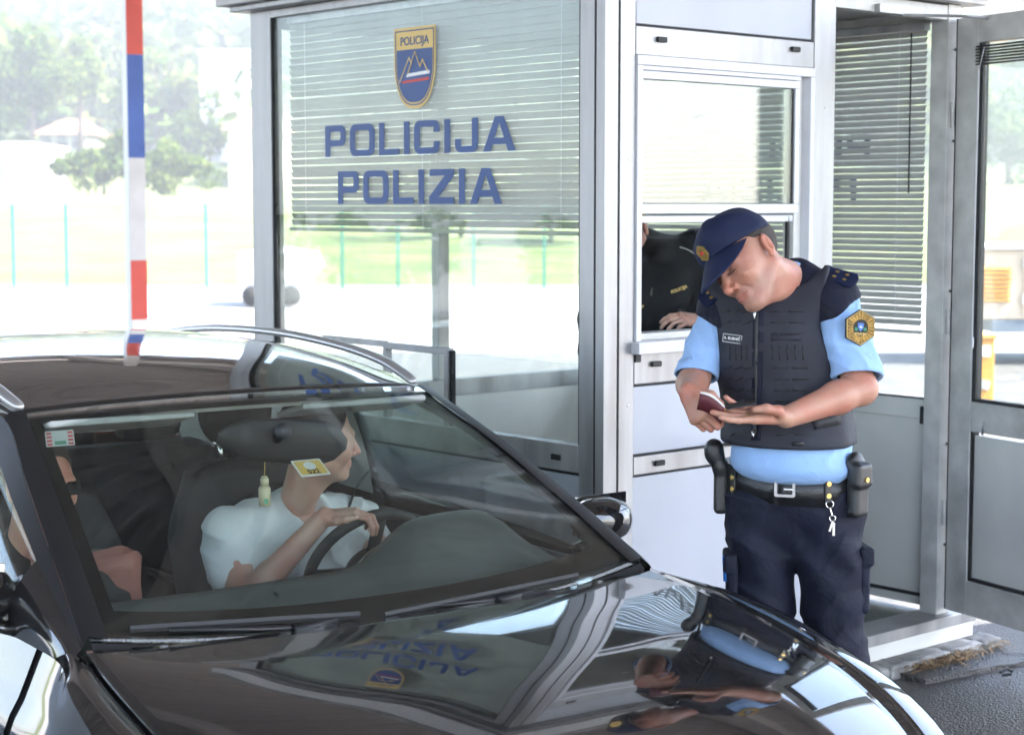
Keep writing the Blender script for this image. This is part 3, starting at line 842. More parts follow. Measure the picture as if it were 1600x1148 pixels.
for sgn, flip in ((1, False), (-1, True)):
    G = LB if sgn == 1 else mirror(LB)
    okf = lambda i, j: not arch(LB, i, j)
    gmesh('front_wing', G, M['paint'], sel=lambda i, j: j < jd - 0 and okf(i, j), flip=flip)
    gmesh('front_door', G, M['paint'], sel=lambda i, j: jd < j < jd2 and okf(i, j), flip=flip)
    gmesh('rear_door', G, M['paint'], sel=lambda i, j: jd2 < j < jd3 and okf(i, j), flip=flip)
    gmesh('rear_wing', G, M['paint'], sel=lambda i, j: j > jd3 and okf(i, j), flip=flip)
    Gi = G.copy(); Gi[..., 1] -= sgn * .012
    for jj in (jd, jd2, jd3): gmesh('door_gap', Gi, M['gasket'], sel=lambda i, j: jj - 1 <= j <= jj + 1 and okf(i, j), flip=flip)
    for a in AX:
        ring = []
        for t in np.linspace(-.25, PI + .25, 30):
            row = []
            for r_, o in ((.43, -.004), (.425, .012), (.375, .014), (.37, -.06)):
                x, z = a + r_ * math.cos(t), WR + r_ * math.sin(t)
                jj = int(np.argmin(np.abs(su - x))); col = LB[:, jj]; y = np.interp(z, col[::-1, 2], col[::-1, 1])
                row.append((x, sgn * (y + o), z))
            ring.append(row)
        gmesh('wheel_arch', np.array(ring), M['black_plastic'], flip=(sgn == -1))
    for hx in (-.98, -2.0):
        box_obj('door_handle', hx - .1, hx + .1, sgn * .885 - .02, sgn * .885 + .02, .86, .885, M['paint'], car, .008)
    # wheels
    for a in AX:
        Mr = Matrix.Rotation(-sgn * PI / 2, 3, 'X')
        wl = MB().lathe([(.21, -.09), (.30, -.105), (.335, -.09), (.345, -.04), (.345, .04), (.335, .09), (.30, .105), (.21, .09)], (a, sgn * .79, WR), Mr, 36).build('wheel', M['tyre'], car, True)
        rim = MB().lathe([(.215, -.07), (.215, .095), (.2, .097), (.19, .05), (.05, .06), (.03, .075)], (a, sgn * .79, WR), Mr, 36).build('rim', M['rail'], wl, True)
box_obj('sill_panel', -3.1, .9, -.80, .80, .20, .28, M['black_plastic'], car, .02)

# --- bonnet
hu = np.linspace(0, 1, 44)
b_c = cr([(.042, .990), (.30, .974), (.56, .942), (.83, .880), (1.01, .797), (1.10, .69)], 44)
b_e = cr([(-.022, .772, 1.000), (.15, .792, .974), (.38, .802, .934), (.68, .790, .862), (.91, .745, .772), (1.04, .665, .668)], 44)
BN = cross_rows(b_c, b_e, 61, 2.6)
sv_ = np.linspace(-1, 1, 61)[None, :]; tu = np.linspace(0, 1, 44)[:, None]
crease = .003 * (1 / (1 + np.exp(-(np.abs(sv_) - (.60 - .12 * tu)) / .07))) * np.clip(1 - np.abs(sv_) ** 8, 0, 1) * np.clip(tu * 6, 0, 1)
dish = -.0 * np.exp(-((np.abs(sv_) - (.52 - .12 * tu)) / .10) ** 2) * np.clip(tu * 5, 0, 1)
BN[:, :, 2] += crease + dish
hood = gmesh('bonnet', BN, M['paint'], flip=True)
solidify(hood, .01, 1)
# top of the wings between bonnet gap and shoulder
wt_u = su[:35]
for sgn, flip in ((1, False), (-1, True)):
    o_ = LB[0, :35].copy()
    i_ = np.stack([np.interp(np.linspace(0, 1, 35), np.linspace(0, 1, 44), b_e[::-1][:, c]) for c in range(3)], -1)
    rows = []
    for t in np.linspace(0, 1, 7):
        r = i_ * (1 - t) + o_ * t
        r[:, 1] += .006 * (1 - t); r[:, 2] += .010 * math.sin(PI * t) - .001
        rows.append(r)
    G = np.array(rows)
    if sgn == -1: G = mirror(G)
    gmesh('wing_top', G, M['paint'], flip=not flip)
    # dark gap under the bonnet edge
    g2 = np.stack([i_ + np.array([0, -.02, -.02]), i_ + np.array([0, .02, -.02])])
    if sgn == -1: g2 = mirror(g2)
    gmesh('bonnet_gap', g2, M['gasket'], flip=flip)
    # head lamp
    hl = MB(); V = []
    for t in np.linspace(0, 1, 8):
        u = 1.05 - .22 * t; w = np.interp(u, LB[0, :35, 0][::-1], LB[0, :35, 1][::-1]); z = np.interp(u, LB[0, :35, 0][::-1], LB[0, :35, 2][::-1])
        V.append([(u + .03, sgn * (w - .05), z - .02), (u + .035, sgn * (w + .02), z - .05), (u + .02, sgn * (w + .035), z - .11 + .05 * t)])
    gmesh('headlamp', np.array(V), M['lamp'], flip=flip)
# cowl tray, front bumper and grille
CWg = np.stack([WS[0] + np.array([.0, 0, -.004]), WS[0] + np.array([.05, 0, -.045]), BN[0][np.linspace(0, 60, 41).astype(int)] + np.array([.03, 0, -.035])])
gmesh('cowl', CWg, M['black_plastic'], flip=True)
fb = []
for t in np.linspace(0, 1, 14):
    row = []
    for s in np.linspace(-1, 1, 31):
        u0 = np.interp(abs(s), [0, .7, 1], [1.12, 1.04, .86]); w = s * .86
        zt = np.interp(abs(s), [0, .7, 1], [.70, .66, .66])
        row.append((u0 + .10 * math.sin(min(t * 1.3, 1) * PI) ** .8 * (1 - .5 * abs(s)), w, zt * (1 - t) + .22 * t))
    fb.append(row)
gmesh('front_bumper', np.array(fb), M['paint'], sel=lambda i, j: not (3 <= i <= 8 and 8 <= j <= 21))
gmesh('grille', np.array(fb) - np.array([.03, 0, 0]), M['black_plastic'], sel=lambda i, j: 3 <= i <= 8 and 8 <= j <= 21)
rb = []
for t in np.linspace(0, 1, 12):
    row = []
    for s in np.linspace(-1, 1, 25):
        row.append((-3.27 + .07 * abs(s) ** 3 - .10 * math.sin(min(t * 1.2, 1) * PI), s * .78, 1.05 * (1 - t) + .25 * t))
    rb.append(row)
gmesh('tailgate', np.array(rb), M['paint'], flip=True)
for s in (-1, 1):
    box_obj('tail_lamp', -3.30, -3.16, s * .66 - .1, s * .66 + .1, .84, .97, M['tail_red'], car, .02)
# roof rails
for s in (-1, 1):
    pts = [(-.895, .590, 1.436), (-.96, .598, 1.454), (-1.10, .604, 1.485), (-1.35, .608, 1.512), (-1.75, .606, 1.530), (-2.2, .598, 1.522), (-2.55, .585, 1.492), (-2.68, .575, 1.462)]
    cc = cr(pts, 40); rd = np.interp(np.linspace(0, 1, 40), [0, .03, .12, .9, .98, 1], [.008, .015, .018, .017, .013, .008])
    MB().tube([(p[0], s * p[1], p[2]) for p in cc], list(rd), 12, flat=(1.05, .75)).build('roof_rail', M['rail'], car, True)
# wing mirrors
for s in (-1, 1):
    V = []; F = []
    mr = MB()
    mr.tube([(-.36, s * .80, .995), (-.38, s * .88, 1.02)], [.03, .025], 10, flat=(1.5, .6))
    ring = []
    for a, (r1, r2) in zip(np.linspace(-.5, .5, 11), [(math.sqrt(max(0, 1 - (2 * x) ** 2 * .98)), 1) for x in np.linspace(-.5, .5, 11)]):
        ring.append([(-.39 + (.07 * r1 if math.cos(t) > 0 else .012) * math.cos(t), s * (.895 + a * .20), 1.07 + .066 * (r1 ** .6) * math.sin(t) - .01 * a) for t in np.linspace(0, 2 * PI, 19)[:-1]])
    Vr = [v for r in ring for v in r]
    mr.add(Vr, grid_faces(11, 18, True))
    mo = mr.build('wing_mirror', M['paint'], car, True)
    box_obj('mirror_glass', -.412, -.406, s * .905 - .095, s * .905 + .095, 1.03, 1.14, M['chrome'], mo, .002)
# wipers
for pts, blade in (([(.03, -.10, .985), (.0, -.38, 1.008), (-.02, -.58, 1.03)], [(.010, -.12, 1.008), (-.05, -.66, 1.036)]), ([(.03, .42, .995), (.02, .20, 1.0), (.01, .05, 1.005)], [(.0, .52, 1.022), (.02, -.06, 1.0)])):
    w_ = MB(); w_.tube(pts, [.012, .009, .006], 8, flat=(1.2, .7)); w_.box(Vector(pts[1]) * .5 + Vector(pts[0]) * .5 + Vector((0, 0, .004)), (.025, .12, .014), Matrix.Rotation(.25, 3, 'Z'))
    wo = w_.build('wiper', M['black_plastic'], car, True)
    MB().tube(blade, .007, 6, flat=(.7, 1.3)).build('wiper_blade', M['gasket'], wo)

# --- interior
DA = []
for s in np.linspace(-1, 1, 41):
    row = []
    for t in np.linspace(0, 1, 16):
        v = s * .72
        u = .02 - .10 * abs(s) ** 2 - .62 * t
        z = .950 + .065 * t - .16 * max(0, t - .80) / .20 - .02 * max(0, -s)
        bumpv = math.exp(-((v - .44) / .23) ** 4) * math.exp(-((t - .72) / .28) ** 2)
        z += .125 * bumpv
        z += -.012 * math.exp(-((t - .30) / .05) ** 2) * (1 if v < .25 else .3)
        row.append((u, v, z))
    DA.append(row)
gmesh('dashboard', np.array(DA), M['dash'])
box_obj('dashboard_front', -.62, -.3, -.72, .72, .45, .80, M['dash_dark'], car, .03)
box_obj('cabin_floor', -3.0, .3, -.78, .78, .28, .34, M['dash_dark'], car, 0)
for s in (-1, 1):
    box_obj('door_card', -2.9, -.2, s * .77 - .02, s * .77 + .02, .35, .985, M['dash_dark'], car, .01)
box_obj('defrost_vent', -.22, -.17, -.25, .25, .925, .9415, M['gasket'], car, .002)
sw_c = Vector((-.87, .41, .915)); ax = Vector((-.88, 0, .47)).normalized()
e1_ = Vector((0, 1, 0)); e2_ = ax.cross(e1_).normalized()
ringp = [sw_c + (e1_ * math.cos(t) + e2_ * math.sin(t)) * .185 for t in np.linspace(0, 2 * PI, 41)]
sw = MB().tube(ringp, .0165, 10, cap=False).build('steering_wheel', M['dash_dark'], car, True)
hb = MB(); hb.lathe([(.075, -.02), (.07, .02), (.03, .03)], sw_c - ax * .02, Matrix((e1_, e2_, ax)).transposed(), 20)
for t in (0, PI, -PI / 2): hb.tube([sw_c - ax * .015, sw_c + (e1_ * math.cos(t) + e2_ * math.sin(t)) * .18], .016, 8, flat=(1.4, .5))
hb.build('wheel_hub', M['dash_dark'], sw, True)
# instrument cluster rim
MB().tube([(-.60, .37 + .15 * math.cos(t), .955 + .085 * math.sin(t)) for t in np.linspace(0, PI, 15)], .004, 6).build('cluster_rim', M['chrome'], car, True)
def seat(name, u, v, w=.25):
    # backrest as a rounded slab, cushion, headrest on two posts
    o = MB()
    G = []
    for t in np.linspace(0, 1, 13):
        wv = w * (1 - .32 * max(0, t - .7) / .3 - .08 * (1 - t)); uu = u - .17 * t; z = .55 + .61 * t; th = .075 - .03 * t
        G.append([(uu + th * math.copysign(abs(math.cos(a)) ** .6, math.cos(a)) + .03 * (abs(math.sin(a)) ** 3 if math.cos(a) > 0 else 0), v + wv * math.copysign(abs(math.sin(a)) ** .6, math.sin(a)), z - .03 * abs(math.sin(a)) ** 4 * t) for a in np.linspace(0, 2 * PI, 25)[:-1]])
    G.append([(u - .17, v, 1.165)] * 24)
    Vg = [p for r in G for p in r]; o.add(Vg, grid_faces(len(G), 24, True))
    s_ = o.build(name, M['seat'], car, True)
    c = MB(); c.box((u + .22, v, .52), (.5, w * 2, .16)); subs = c.build('cushion', M['seat'], s_, bev=.05)
    h = []
    for t in np.linspace(0, 1, 9):
        ww = .125 * math.sin(PI * (.12 + .80 * t)) ** .4
        h.append([(u - .215 + .05 * math.cos(a), v + ww * math.copysign(abs(math.sin(a)) ** .7, math.sin(a)), 1.215 + .185 * t) for a in np.linspace(0, 2 * PI, 21)[:-1]])
    hv = MB(); hv.add([p for r in h for p in r], grid_faces(9, 20, True)); hv.F.append(tuple(range(len(hv.V) - 20, len(hv.V)))); hv.build('headrest', M['seat'], s_, True)
    for dv in (-.06, .06):
        MB().tube([(u - .19, v + dv, 1.14), (u - .21, v + dv, 1.235)], .007, 8).build('headrest_post', M['chrome'], s_, True)
    return s_
seat('driver_seat', -1.33, .33, .285)
seat('passenger_seat', -1.28, -.37)
box_obj('rear_seat', -2.45, -2.25, -.62, .62, .5, 1.12, M['seat'], car, .06)
box_obj('rear_bench', -2.3, -1.8, -.62, .62, .42, .56, M['seat'], car, .05)
for v in (-.4, .4):
    box_obj('rear_headrest', -2.45, -2.34, v - .12, v + .12, 1.125, 1.27, M['seat'], car, .04)
# inside mirror and its stem, sun visor
mirr = MB()
ring = []
for a in np.linspace(-1, 1, 13):
    r = max(.05, (1 - abs(a) ** 3.5)) ** .5
    ring.append([(.022 * math.cos(t) * r, a * .125, .042 * r * math.sin(t) * (1 + .12 * a)) for t in np.linspace(0, 2 * PI, 17)[:-1]])
mirr.add([v for r in ring for v in r], grid_faces(13, 16, True)); mirr.F += [tuple(range(16)), tuple(range(12 * 16, 13 * 16))]
im = mirr.build('inside_mirror', M['dash_dark'], car, True)
im.scale = (1.2, 1.42, 1.5); im.location = (-.67, .04, 1.328); im.rotation_euler = (R_(-6), R_(12), R_(-14))
MB().tube([(-.585, .0, 1.365), (-.62, .0, 1.36), (-.645, .01, 1.335)], [.024, .016, .012], 10).build('mirror_stem', M['dash_dark'], car, True)
for v in (-.36, .36):
    vz = MB(); vz.box((-.86, v, 1.383), (.17, .40, .018), Matrix.Rotation(R_(-14), 3, 'Y')); vz.build('sun_visor', M['headliner'], car, bev=.008)
# stickers inside the windscreen
def screen_point(s, t):
    j = (s + 1) / 2 * 40; i = t * 24
    i0, j0 = int(min(i, 23)), int(min(j, 39)); fi, fj = i - i0, j - j0
    p = WS[i0, j0] * (1 - fi) * (1 - fj) + WS[i0 + 1, j0] * fi * (1 - fj) + WS[i0, j0 + 1] * (1 - fi) * fj + WS[i0 + 1, j0 + 1] * fi * fj
    return Vector(p)
M['sticker_w'] = pmat('pale sticker', (.62, .66, .62), .5)
M['sticker_y'] = pmat('yellow sticker print', (.60, .42, .10), .5)
M['sticker_g'] = pmat('green sticker print', (.10, .33, .20), .5)
def sticker(s, t, w, h_, label, red=False):
    p = screen_point(s, t); dx = (screen_point(s + .02, t) - p).normalized(); dy = (screen_point(s, t + .02) - p).normalized()
    Mx = frame_matrix(p, dx, dy); nrm = Mx.to_3x3() @ Vector((0, 0, 1))
    Mx.translation = p - nrm * .005
    e = place('sticker', shape2d([rrect(-w / 2, -h_ / 2, w / 2, h_ / 2, .004)], .0006), Mx.copy(), M['sticker_w'], car)
    e['label'] = label
    def bit(loop, mat, nm='print', lift=.0008):
        M2 = Mx.copy(); M2.translation = Mx.translation + nrm * lift
        return place(nm, shape2d([loop], .0004), M2, M[mat], e)
    if red:
        for k in range(4):
            bit(rrect(-w * .46, -h_ * .45 + k * h_ * .24, -w * .28, -h_ * .33 + k * h_ * .24, .001, 2), 'red_vinyl'); bit(rrect(w * .28, -h_ * .45 + k * h_ * .24, w * .46, -h_ * .33 + k * h_ * .24, .001, 2), 'red_vinyl')
        bit(rrect(-w * .2, -h_ * .42, w * .2, -h_ * .2, .002, 2), 'sticker_g')
    else:
        bit(rrect(-w * .44, -h_ * .40, w * .44, h_ * .42, .004, 3), 'sticker_y')
        bit(arc(0, h_ * .1, h_ * .24, 0, 2 * PI, 16)[:-1], 'sticker_w', 'print', .0016)
        me = text_mesh('522', h_ * .34, .0003, bold=.0006); M2 = Mx.copy(); M2.translation = Mx.translation + nrm * .0016 - (Mx.to_3x3() @ Vector((0, h_ * .26, 0)))
        place('number', me, M2, M['gasket'], e)
sticker(.02, .66, .085, .07, 'small yellow toll sticker reading 522 below the mirror')
sticker(-.86, .87, .07, .075, 'pale toll sticker with red marks in the top corner of the windscreen', True)
# ================================================================== land beyond the checkpoint
def land_z(x, y):
    z = np.interp(y, [0, 46, 60, 82, 110, 150, 200, 260, 300, 360, 520], [0, 0, .9, 1.9, 3.2, 8, 21, 37, 43, 44, 40])
    k = np.clip((x / np.maximum(y, 1) + .75) / .35, 0, 1) * np.clip((.62 - x / np.maximum(y, 1)) / .30, .12, 1)
    z = np.where(y > 105, 3.0 + (z - 3.0) * k, z)
    return z + np.where(y > 60, .35 * np.sin(x * .11 + y * .05) + .25 * np.sin(x * .05 - y * .13), 0)
def foliage(name, c1, c2, c3, trans=.35):
    m, N, L, b = newmat(name); N.remove(b)
    out = N['Material Output']
    g = N.new('ShaderNodeNewGeometry')
    tc = N.new('ShaderNodeTexCoord')
    nz = N.new('ShaderNodeTexNoise'); nz.inputs['Scale'].default_value = .16; nz.inputs['Detail'].default_value = 3
    L.new(tc.outputs['Object'], nz.inputs['Vector'])
    rp = N.new('ShaderNodeValToRGB'); rp.color_ramp.elements[0].position = .32; rp.color_ramp.elements[1].position = .68
    rp.color_ramp.elements[0].color = c1 + (1,); rp.color_ramp.elements[1].color = c3 + (1,)
    e = rp.color_ramp.elements.new(.5); e.color = c2 + (1,)
    ad = N.new('ShaderNodeMath'); ad.operation = 'MULTIPLY_ADD'; ad.inputs[1].default_value = .35; 
    L.new(g.outputs['Random Per Island'], ad.inputs[0]); 
    sb = N.new('ShaderNodeMath'); sb.operation = 'SUBTRACT'; sb.inputs[1].default_value = .175; L.new(nz.outputs[0], sb.inputs[0]); L.new(sb.outputs[0], ad.inputs[2])
    L.new(ad.outputs[0], rp.inputs[0])
    df = N.new('ShaderNodeBsdfDiffuse'); tl = N.new('ShaderNodeBsdfTranslucent'); mx = N.new('ShaderNodeMixShader'); mx.inputs[0].default_value = trans
    L.new(rp.outputs[0], df.inputs[0]); L.new(rp.outputs[0], tl.inputs[0]); L.new(df.outputs[0], mx.inputs[1]); L.new(tl.outputs[0], mx.inputs[2]); L.new(mx.outputs[0], out.inputs[0])
    return m
M['leaf'] = foliage('foliage', (.05, .085, .018), (.09, .135, .03), (.15, .17, .045))
M['leaf_dark'] = foliage('dark foliage', (.035, .06, .02), (.05, .08, .028), (.08, .11, .04))
M['leaf_hill'] = foliage('hill foliage', (.06, .10, .025), (.10, .145, .035), (.17, .175, .05))
M['bark'] = pmat('bark', (.12, .09, .065), .9, 0, .3, 9, .5, 20)
M['grass'] = pmat('meadow grass', (.09, .13, .025), .9, 0, .25, .35, .3, 8, col2=(.15, .16, .045))
M['hillsoil'] = pmat('hill undergrowth', (.05, .075, .02), .95, 0, .3, .05, 0, 1)
# meadow and hillside as one sheet of terrain
ys = np.concatenate([np.linspace(45, 120, 26), np.linspace(126, 420, 36)]); xs = np.linspace(-1, 1, 61)
V = []; nrow = len(ys)
for y in ys:
    for s in xs:
        x = s * (30 + y * .88); V.append((x, y, float(land_z(np.array(x), np.array(float(y)))) - (.02 if y == 45 else 0)))
F = grid_faces(nrow, 61)
ng = sum(1 for y in ys if y < 122)
tag(pydata('meadow', V[:ng * 61], [f for f in F if max(f) < ng * 61], M['grass'], smooth=True), kind='structure')
tag(pydata('hillside', V, [f for f in F if min(f) >= (ng - 1) * 61], M['hillsoil'], smooth=True), kind='structure')
def leaf_cloud(C, Rr, n, size, squash=(1, 1, .9), hollow=.55, up=.3):
    """n leaf quads through a set of ellipsoid clumps C (k,3) with radii Rr (k)"""
    k = rng.integers(0, len(C), n)
    d = rng.normal(size=(n, 3)); d /= np.linalg.norm(d, axis=1)[:, None]
    r = (hollow + (1 - hollow) * rng.random(n)) * (1 + .12 * rng.normal(size=n))
    P = C[k] + d * (r * Rr[k])[:, None] * np.array(squash)
    nrm = d + rng.normal(size=(n, 3)) * .7 + np.array([0, 0, up]); nrm /= np.linalg.norm(nrm, axis=1)[:, None]
    t = np.cross(nrm, rng.normal(size=(n, 3))); t /= np.linalg.norm(t, axis=1)[:, None]
    b = np.cross(nrm, t)
    s = size * (.6 + .8 * rng.random(n))[:, None] if np.isscalar(size) else (size * (.6 + .8 * rng.random(n)))[:, None]
    Q = np.stack([P - t * s - b * s * .6, P + t * s - b * s * .35, P + t * s * .8 + b * s * .6, P - t * s * .7 + b * s * .45], 1).reshape(-1, 3)
    return Q
def quads_obj(name, Q, mat, parent=None):
    me = bpy.data.meshes.new(name); n = len(Q) // 4
    me.vertices.add(len(Q)); me.vertices.foreach_set('co', Q.astype(np.float32).ravel())
    me.loops.add(4 * n); me.loops.foreach_set('vertex_index', np.arange(4 * n, dtype=np.int32))
    me.polygons.add(n); me.polygons.foreach_set('loop_start', np.arange(n, dtype=np.int32) * 4)
    try: me.polygons.foreach_set('loop_total', np.full(n, 4, dtype=np.int32))
    except Exception: pass
    me.update(calc_edges=True)
    return link_mesh(name, me, mat, parent)
# wooded hillside (reads as one mass)
QS = []
for i in range(1900):
    y = rng.uniform(150, 320) if i > 350 else rng.uniform(122, 200); x = rng.uniform(-.62, .58) * y
    z = float(land_z(np.array(x), np.array(y)))
    R0 = rng.uniform(2.6, 4.8)
    C = np.array([[x, y, z + R0 * 1.1]]) + rng.normal(size=(5, 3)) * np.array([R0 * .45, R0 * .45, R0 * .35])
    QS.append(leaf_cloud(C, np.full(5, R0 * .62), 95 if y < 260 else 60, R0 * .17 if y < 260 else R0 * .24))
tag(quads_obj('hill_wood', np.concatenate(QS), M['leaf_hill']), 'hazy green wood covering the hillside', kind='stuff')
# single trees
def tree(loc, H, R0, n, mat, label, cat='tree', name='broadleaf_tree', leaf=.12, trunk=True, group=None):
    e = empty(name, loc, 0, label, cat, group)
    K = 12
    C = np.stack([rng.normal(0, R0 * .42, K), rng.normal(0, R0 * .42, K), H - R0 + rng.normal(0, R0 * .38, K)], 1) if trunk else np.stack([rng.normal(0, R0 * .5, K), rng.normal(0, R0 * .35, K), H * .5 + rng.normal(0, H * .14, K)], 1)
    Rr = rng.uniform(.35, .55, K) * (R0 if trunk else min(R0, H) * .8)
    quads_obj('crown', leaf_cloud(C, Rr, n, leaf), mat, e)
    t = MB()
    hh = H - R0 if trunk else H * .3
    t.tube([(0, 0, -.15), (.03 * H * .3, 0, hh * .5), (0, .02 * H, hh), (.02, 0, hh + R0 * .4)], [H * .03, H * .022, H * .015, H * .006], 8)
    for k in range(5):
        c = C[k]; t.tube([(0, .01 * H, hh * .9), tuple((np.array([0, 0, hh]) + c) / 2), tuple(c)], [H * .012, H * .008, H * .003], 6)
    t.build('trunk', M['bark'], e, True)
    return e
def gz(x, y): return float(land_z(np.array(float(x)), np.array(float(y))))
def tpos(px, y): 
    x = (px - 800) / FPX * y
    return (x, y, gz(x, y))
tree(tpos(165, 92), 3.6, 2.2, 2600, M['leaf'], 'rounded green shrub at the top of the meadow left of the column', name='shrub', cat='shrub', leaf=.14, trunk=False)
tree(tpos(255, 90), 2.6, 1.9, 1800, M['leaf'], 'low yellow green shrub at the top of the meadow right of the column', name='shrub', cat='shrub', leaf=.13, trunk=False)
tree(tpos(55, 120), 8.0, 3.0, 2600, M['leaf'], 'pale round tree below the wood at the left edge', leaf=.2)
tree(tpos(130, 125), 8.4, 2.6, 2600, M['leaf_hill'], 'umbrella shaped green tree left of the striped column', leaf=.18)
tree(tpos(250, 128), 7.0, 2.6, 2400, M['leaf_hill'], 'pale umbrella tree right of the striped column', leaf=.18)
tree(tpos(330, 118), 4.6, 2.0, 2000, M['leaf'], 'small tree in front of the tall white house', leaf=.15)
tree(tpos(1570, 96), 6.2, 3.0, 2600, M['leaf'], 'green tree seen through the pane of the open door', leaf=.16)
tree(tpos(720, 60), 3.0, 2.2, 2600, M['leaf'], 'leafy shrub behind the fence seen through the big window', name='shrub', cat='shrub', leaf=.1, trunk=False)
tree(tpos(860, 58), 3.4, 2.2, 2600, M['leaf_dark'], 'dense shrub behind the fence near the booth corner', name='shrub', cat='shrub', leaf=.1, trunk=False)
# roadside trees left of the lane: they are what the booth window mirrors
for k, (x, y, H, R0) in enumerate(((-24, 8.0, 1.9, 1.7), (-25, 11.5, 2.2, 1.9), (-26, 15.0, 2.0, 1.8))):
    tree((x, y, 0), H, R0, 1500, M['leaf'], ('roadside shrub mirrored nearest the booth corner', 'roadside shrub mirrored in the middle of the booth window', 'roadside shrub mirrored at the left end of the booth window')[k], name='shrub', cat='shrub', leaf=.09, trunk=False)

# houses
M['render_w'] = pmat('white render', (.72, .70, .67), .85, 0, .05, .3)
M['render_c'] = pmat('cream render', (.66, .60, .50), .85, 0, .05, .3)
M['tile'] = pmat('terracotta tiles', (.36, .17, .10), .8, 0, .2, 2)
M['shutter'] = pmat('house shutters', (.42, .39, .36), .6)
M['house_glass'] = pmat('house window glass', (.25, .27, .3), .08)
def house(px0, px1, y, ztop, mat, label, floors, cols, roof='hip', depth=8.0, name='house'):
    x0, x1 = (px0 - 800) / FPX * y, (px1 - 800) / FPX * y
    zb = gz((x0 + x1) / 2, y) - .4
    e = empty(name, ((x0 + x1) / 2, y, zb), 0, label, 'house')
    w = (x1 - x0) / 2; H = ztop - zb
    box_obj('wall', -w, w, 0, depth, 0, H, M[mat], e, .02)
    if roof == 'hip':
        V = [(-w - .4, -.4, H + .002), (w + .4, -.4, H + .002), (w + .4, depth + .4, H + .002), (-w - .4, depth + .4, H + .002), (-w * .4, depth / 2, H + 1.3), (w * .4, depth / 2, H + 1.3)]
        pydata('roof', V, [(3, 2, 1, 0), (0, 1, 5, 4), (1, 2, 5), (2, 3, 4, 5), (3, 0, 4)], M['tile'], e)
    else:
        box_obj('roof', -w - .15, w + .15, -.15, depth + .15, H + .002, H + .25, M[mat], e, .02)
    for f in range(floors):
        for c in range(cols):
            cx = -w + (c + .5) * 2 * w / cols; cz = H * (f + .55) / floors
            fr = box_obj('window', cx - .45, cx + .45, -.06, -.002, cz - .6, cz + .6, M['shutter'], e, .01)
            box_obj('pane', cx - .33, cx + .33, -.075, -.061, cz - .5, cz + .5, M['house_glass'], fr, 0)
    return e
house(318, 400, 125, 12.4, 'render_w', 'tall white flat roofed house beside the booth edge', 4, 2, 'flat', name='apartment_house')
house(360, 430, 110, 6.6, 'render_c', 'lower cream house with tiled roof in front of the tall white one', 2, 2)
house(64, 140, 135, 7.3, 'render_w', 'white house with hipped tile roof left of the column', 2, 3)
house(232, 300, 140, 8.2, 'render_c', 'cream house with hipped roof right of the column', 2, 3)
house(-60, 52, 100, 5.2, 'render_w', 'long pale building at the left edge of the view', 1, 5, 'flat')
house(1490, 1530, 140, 8.0, 'render_w', 'small white house glimpsed beside the open door', 2, 2)

# green wire fence with posts
M['fence_green'] = pmat('green fence paint', (.03, .20, .15), .5, .1)
fence = empty('wire_fence', (0, 43, 0), 0, 'green wire mesh fence on posts along the meadow', 'fence')
for px in (22, 105, 323, 428, 535, 622, 740, 850, -60, 215 - 2):
    x = (px - 800) / FPX * 43
    box_obj('post', x - .035, x + .035, -.03, .03, -.05, 2.0, M['fence_green'], fence, .005)
wm = MB(); 
for k in range(11): wm.tube([(-15, .045, .12 + k * .18), (3, .045, .12 + k * .18)], .003, 3)
for k in range(280):
    x = -15 + k * 18 / 279; wm.tube([(x, .05, .1), (x, .05, 1.95)], .0025, 3)
o = wm.build('wire_mesh', M['fence_green'], fence); o['kind'] = 'stuff'
# pale trailer parked beyond the lane, low barrier
tr = empty('box_trailer', ((430 - 800) / FPX * 35, 35, 0), 0, 'pale box trailer with dark skirt parked beyond the lane left of the booth', 'trailer')
V = [(-.72, 0, .52), (.55, 0, .52), (.72, 0, .72), (.6, 0, 1.0), (-.2, 0, 1.12), (-.72, 0, 1.05)]
n = len(V); V2 = V + [(x, 2.4, z) for x, y, z in V]
pydata('body', V2, [tuple(range(n)), tuple(reversed(range(n, 2 * n)))] + [(i, n + i, n + (i + 1) % n, (i + 1) % n) for i in range(n)], M['roof_white'], tr); 
box_obj('skirt', -.7, .5, .03, 2.3, .26, .5195, M['alu_dark'], tr, .02)
for x in (-.45, .3):
    MB().lathe([(.2, -.06), (.2, .06)], (x, .0, .2), Matrix.Rotation(PI / 2, 3, 'X'), 18).build('wheel', M['tyre'], tr, True)
ba = empty('road_barrier', ((365 - 800) / FPX * 29, 29, 0), .05, 'low grey concrete barrier on the far side of the lane', 'barrier')
V = [(-.6, -.25, 0), (.9, -.25, 0), (.9, .25, 0), (-.6, .25, 0), (-.55, -.1, .22), (.85, -.1, .16), (.85, .1, .16), (-.55, .1, .22)]
pydata('barrier_body', V, [(3, 2, 1, 0), (4, 5, 6, 7), (0, 1, 5, 4), (1, 2, 6, 5), (2, 3, 7, 6), (3, 0, 4, 7)], M['concrete'], ba)
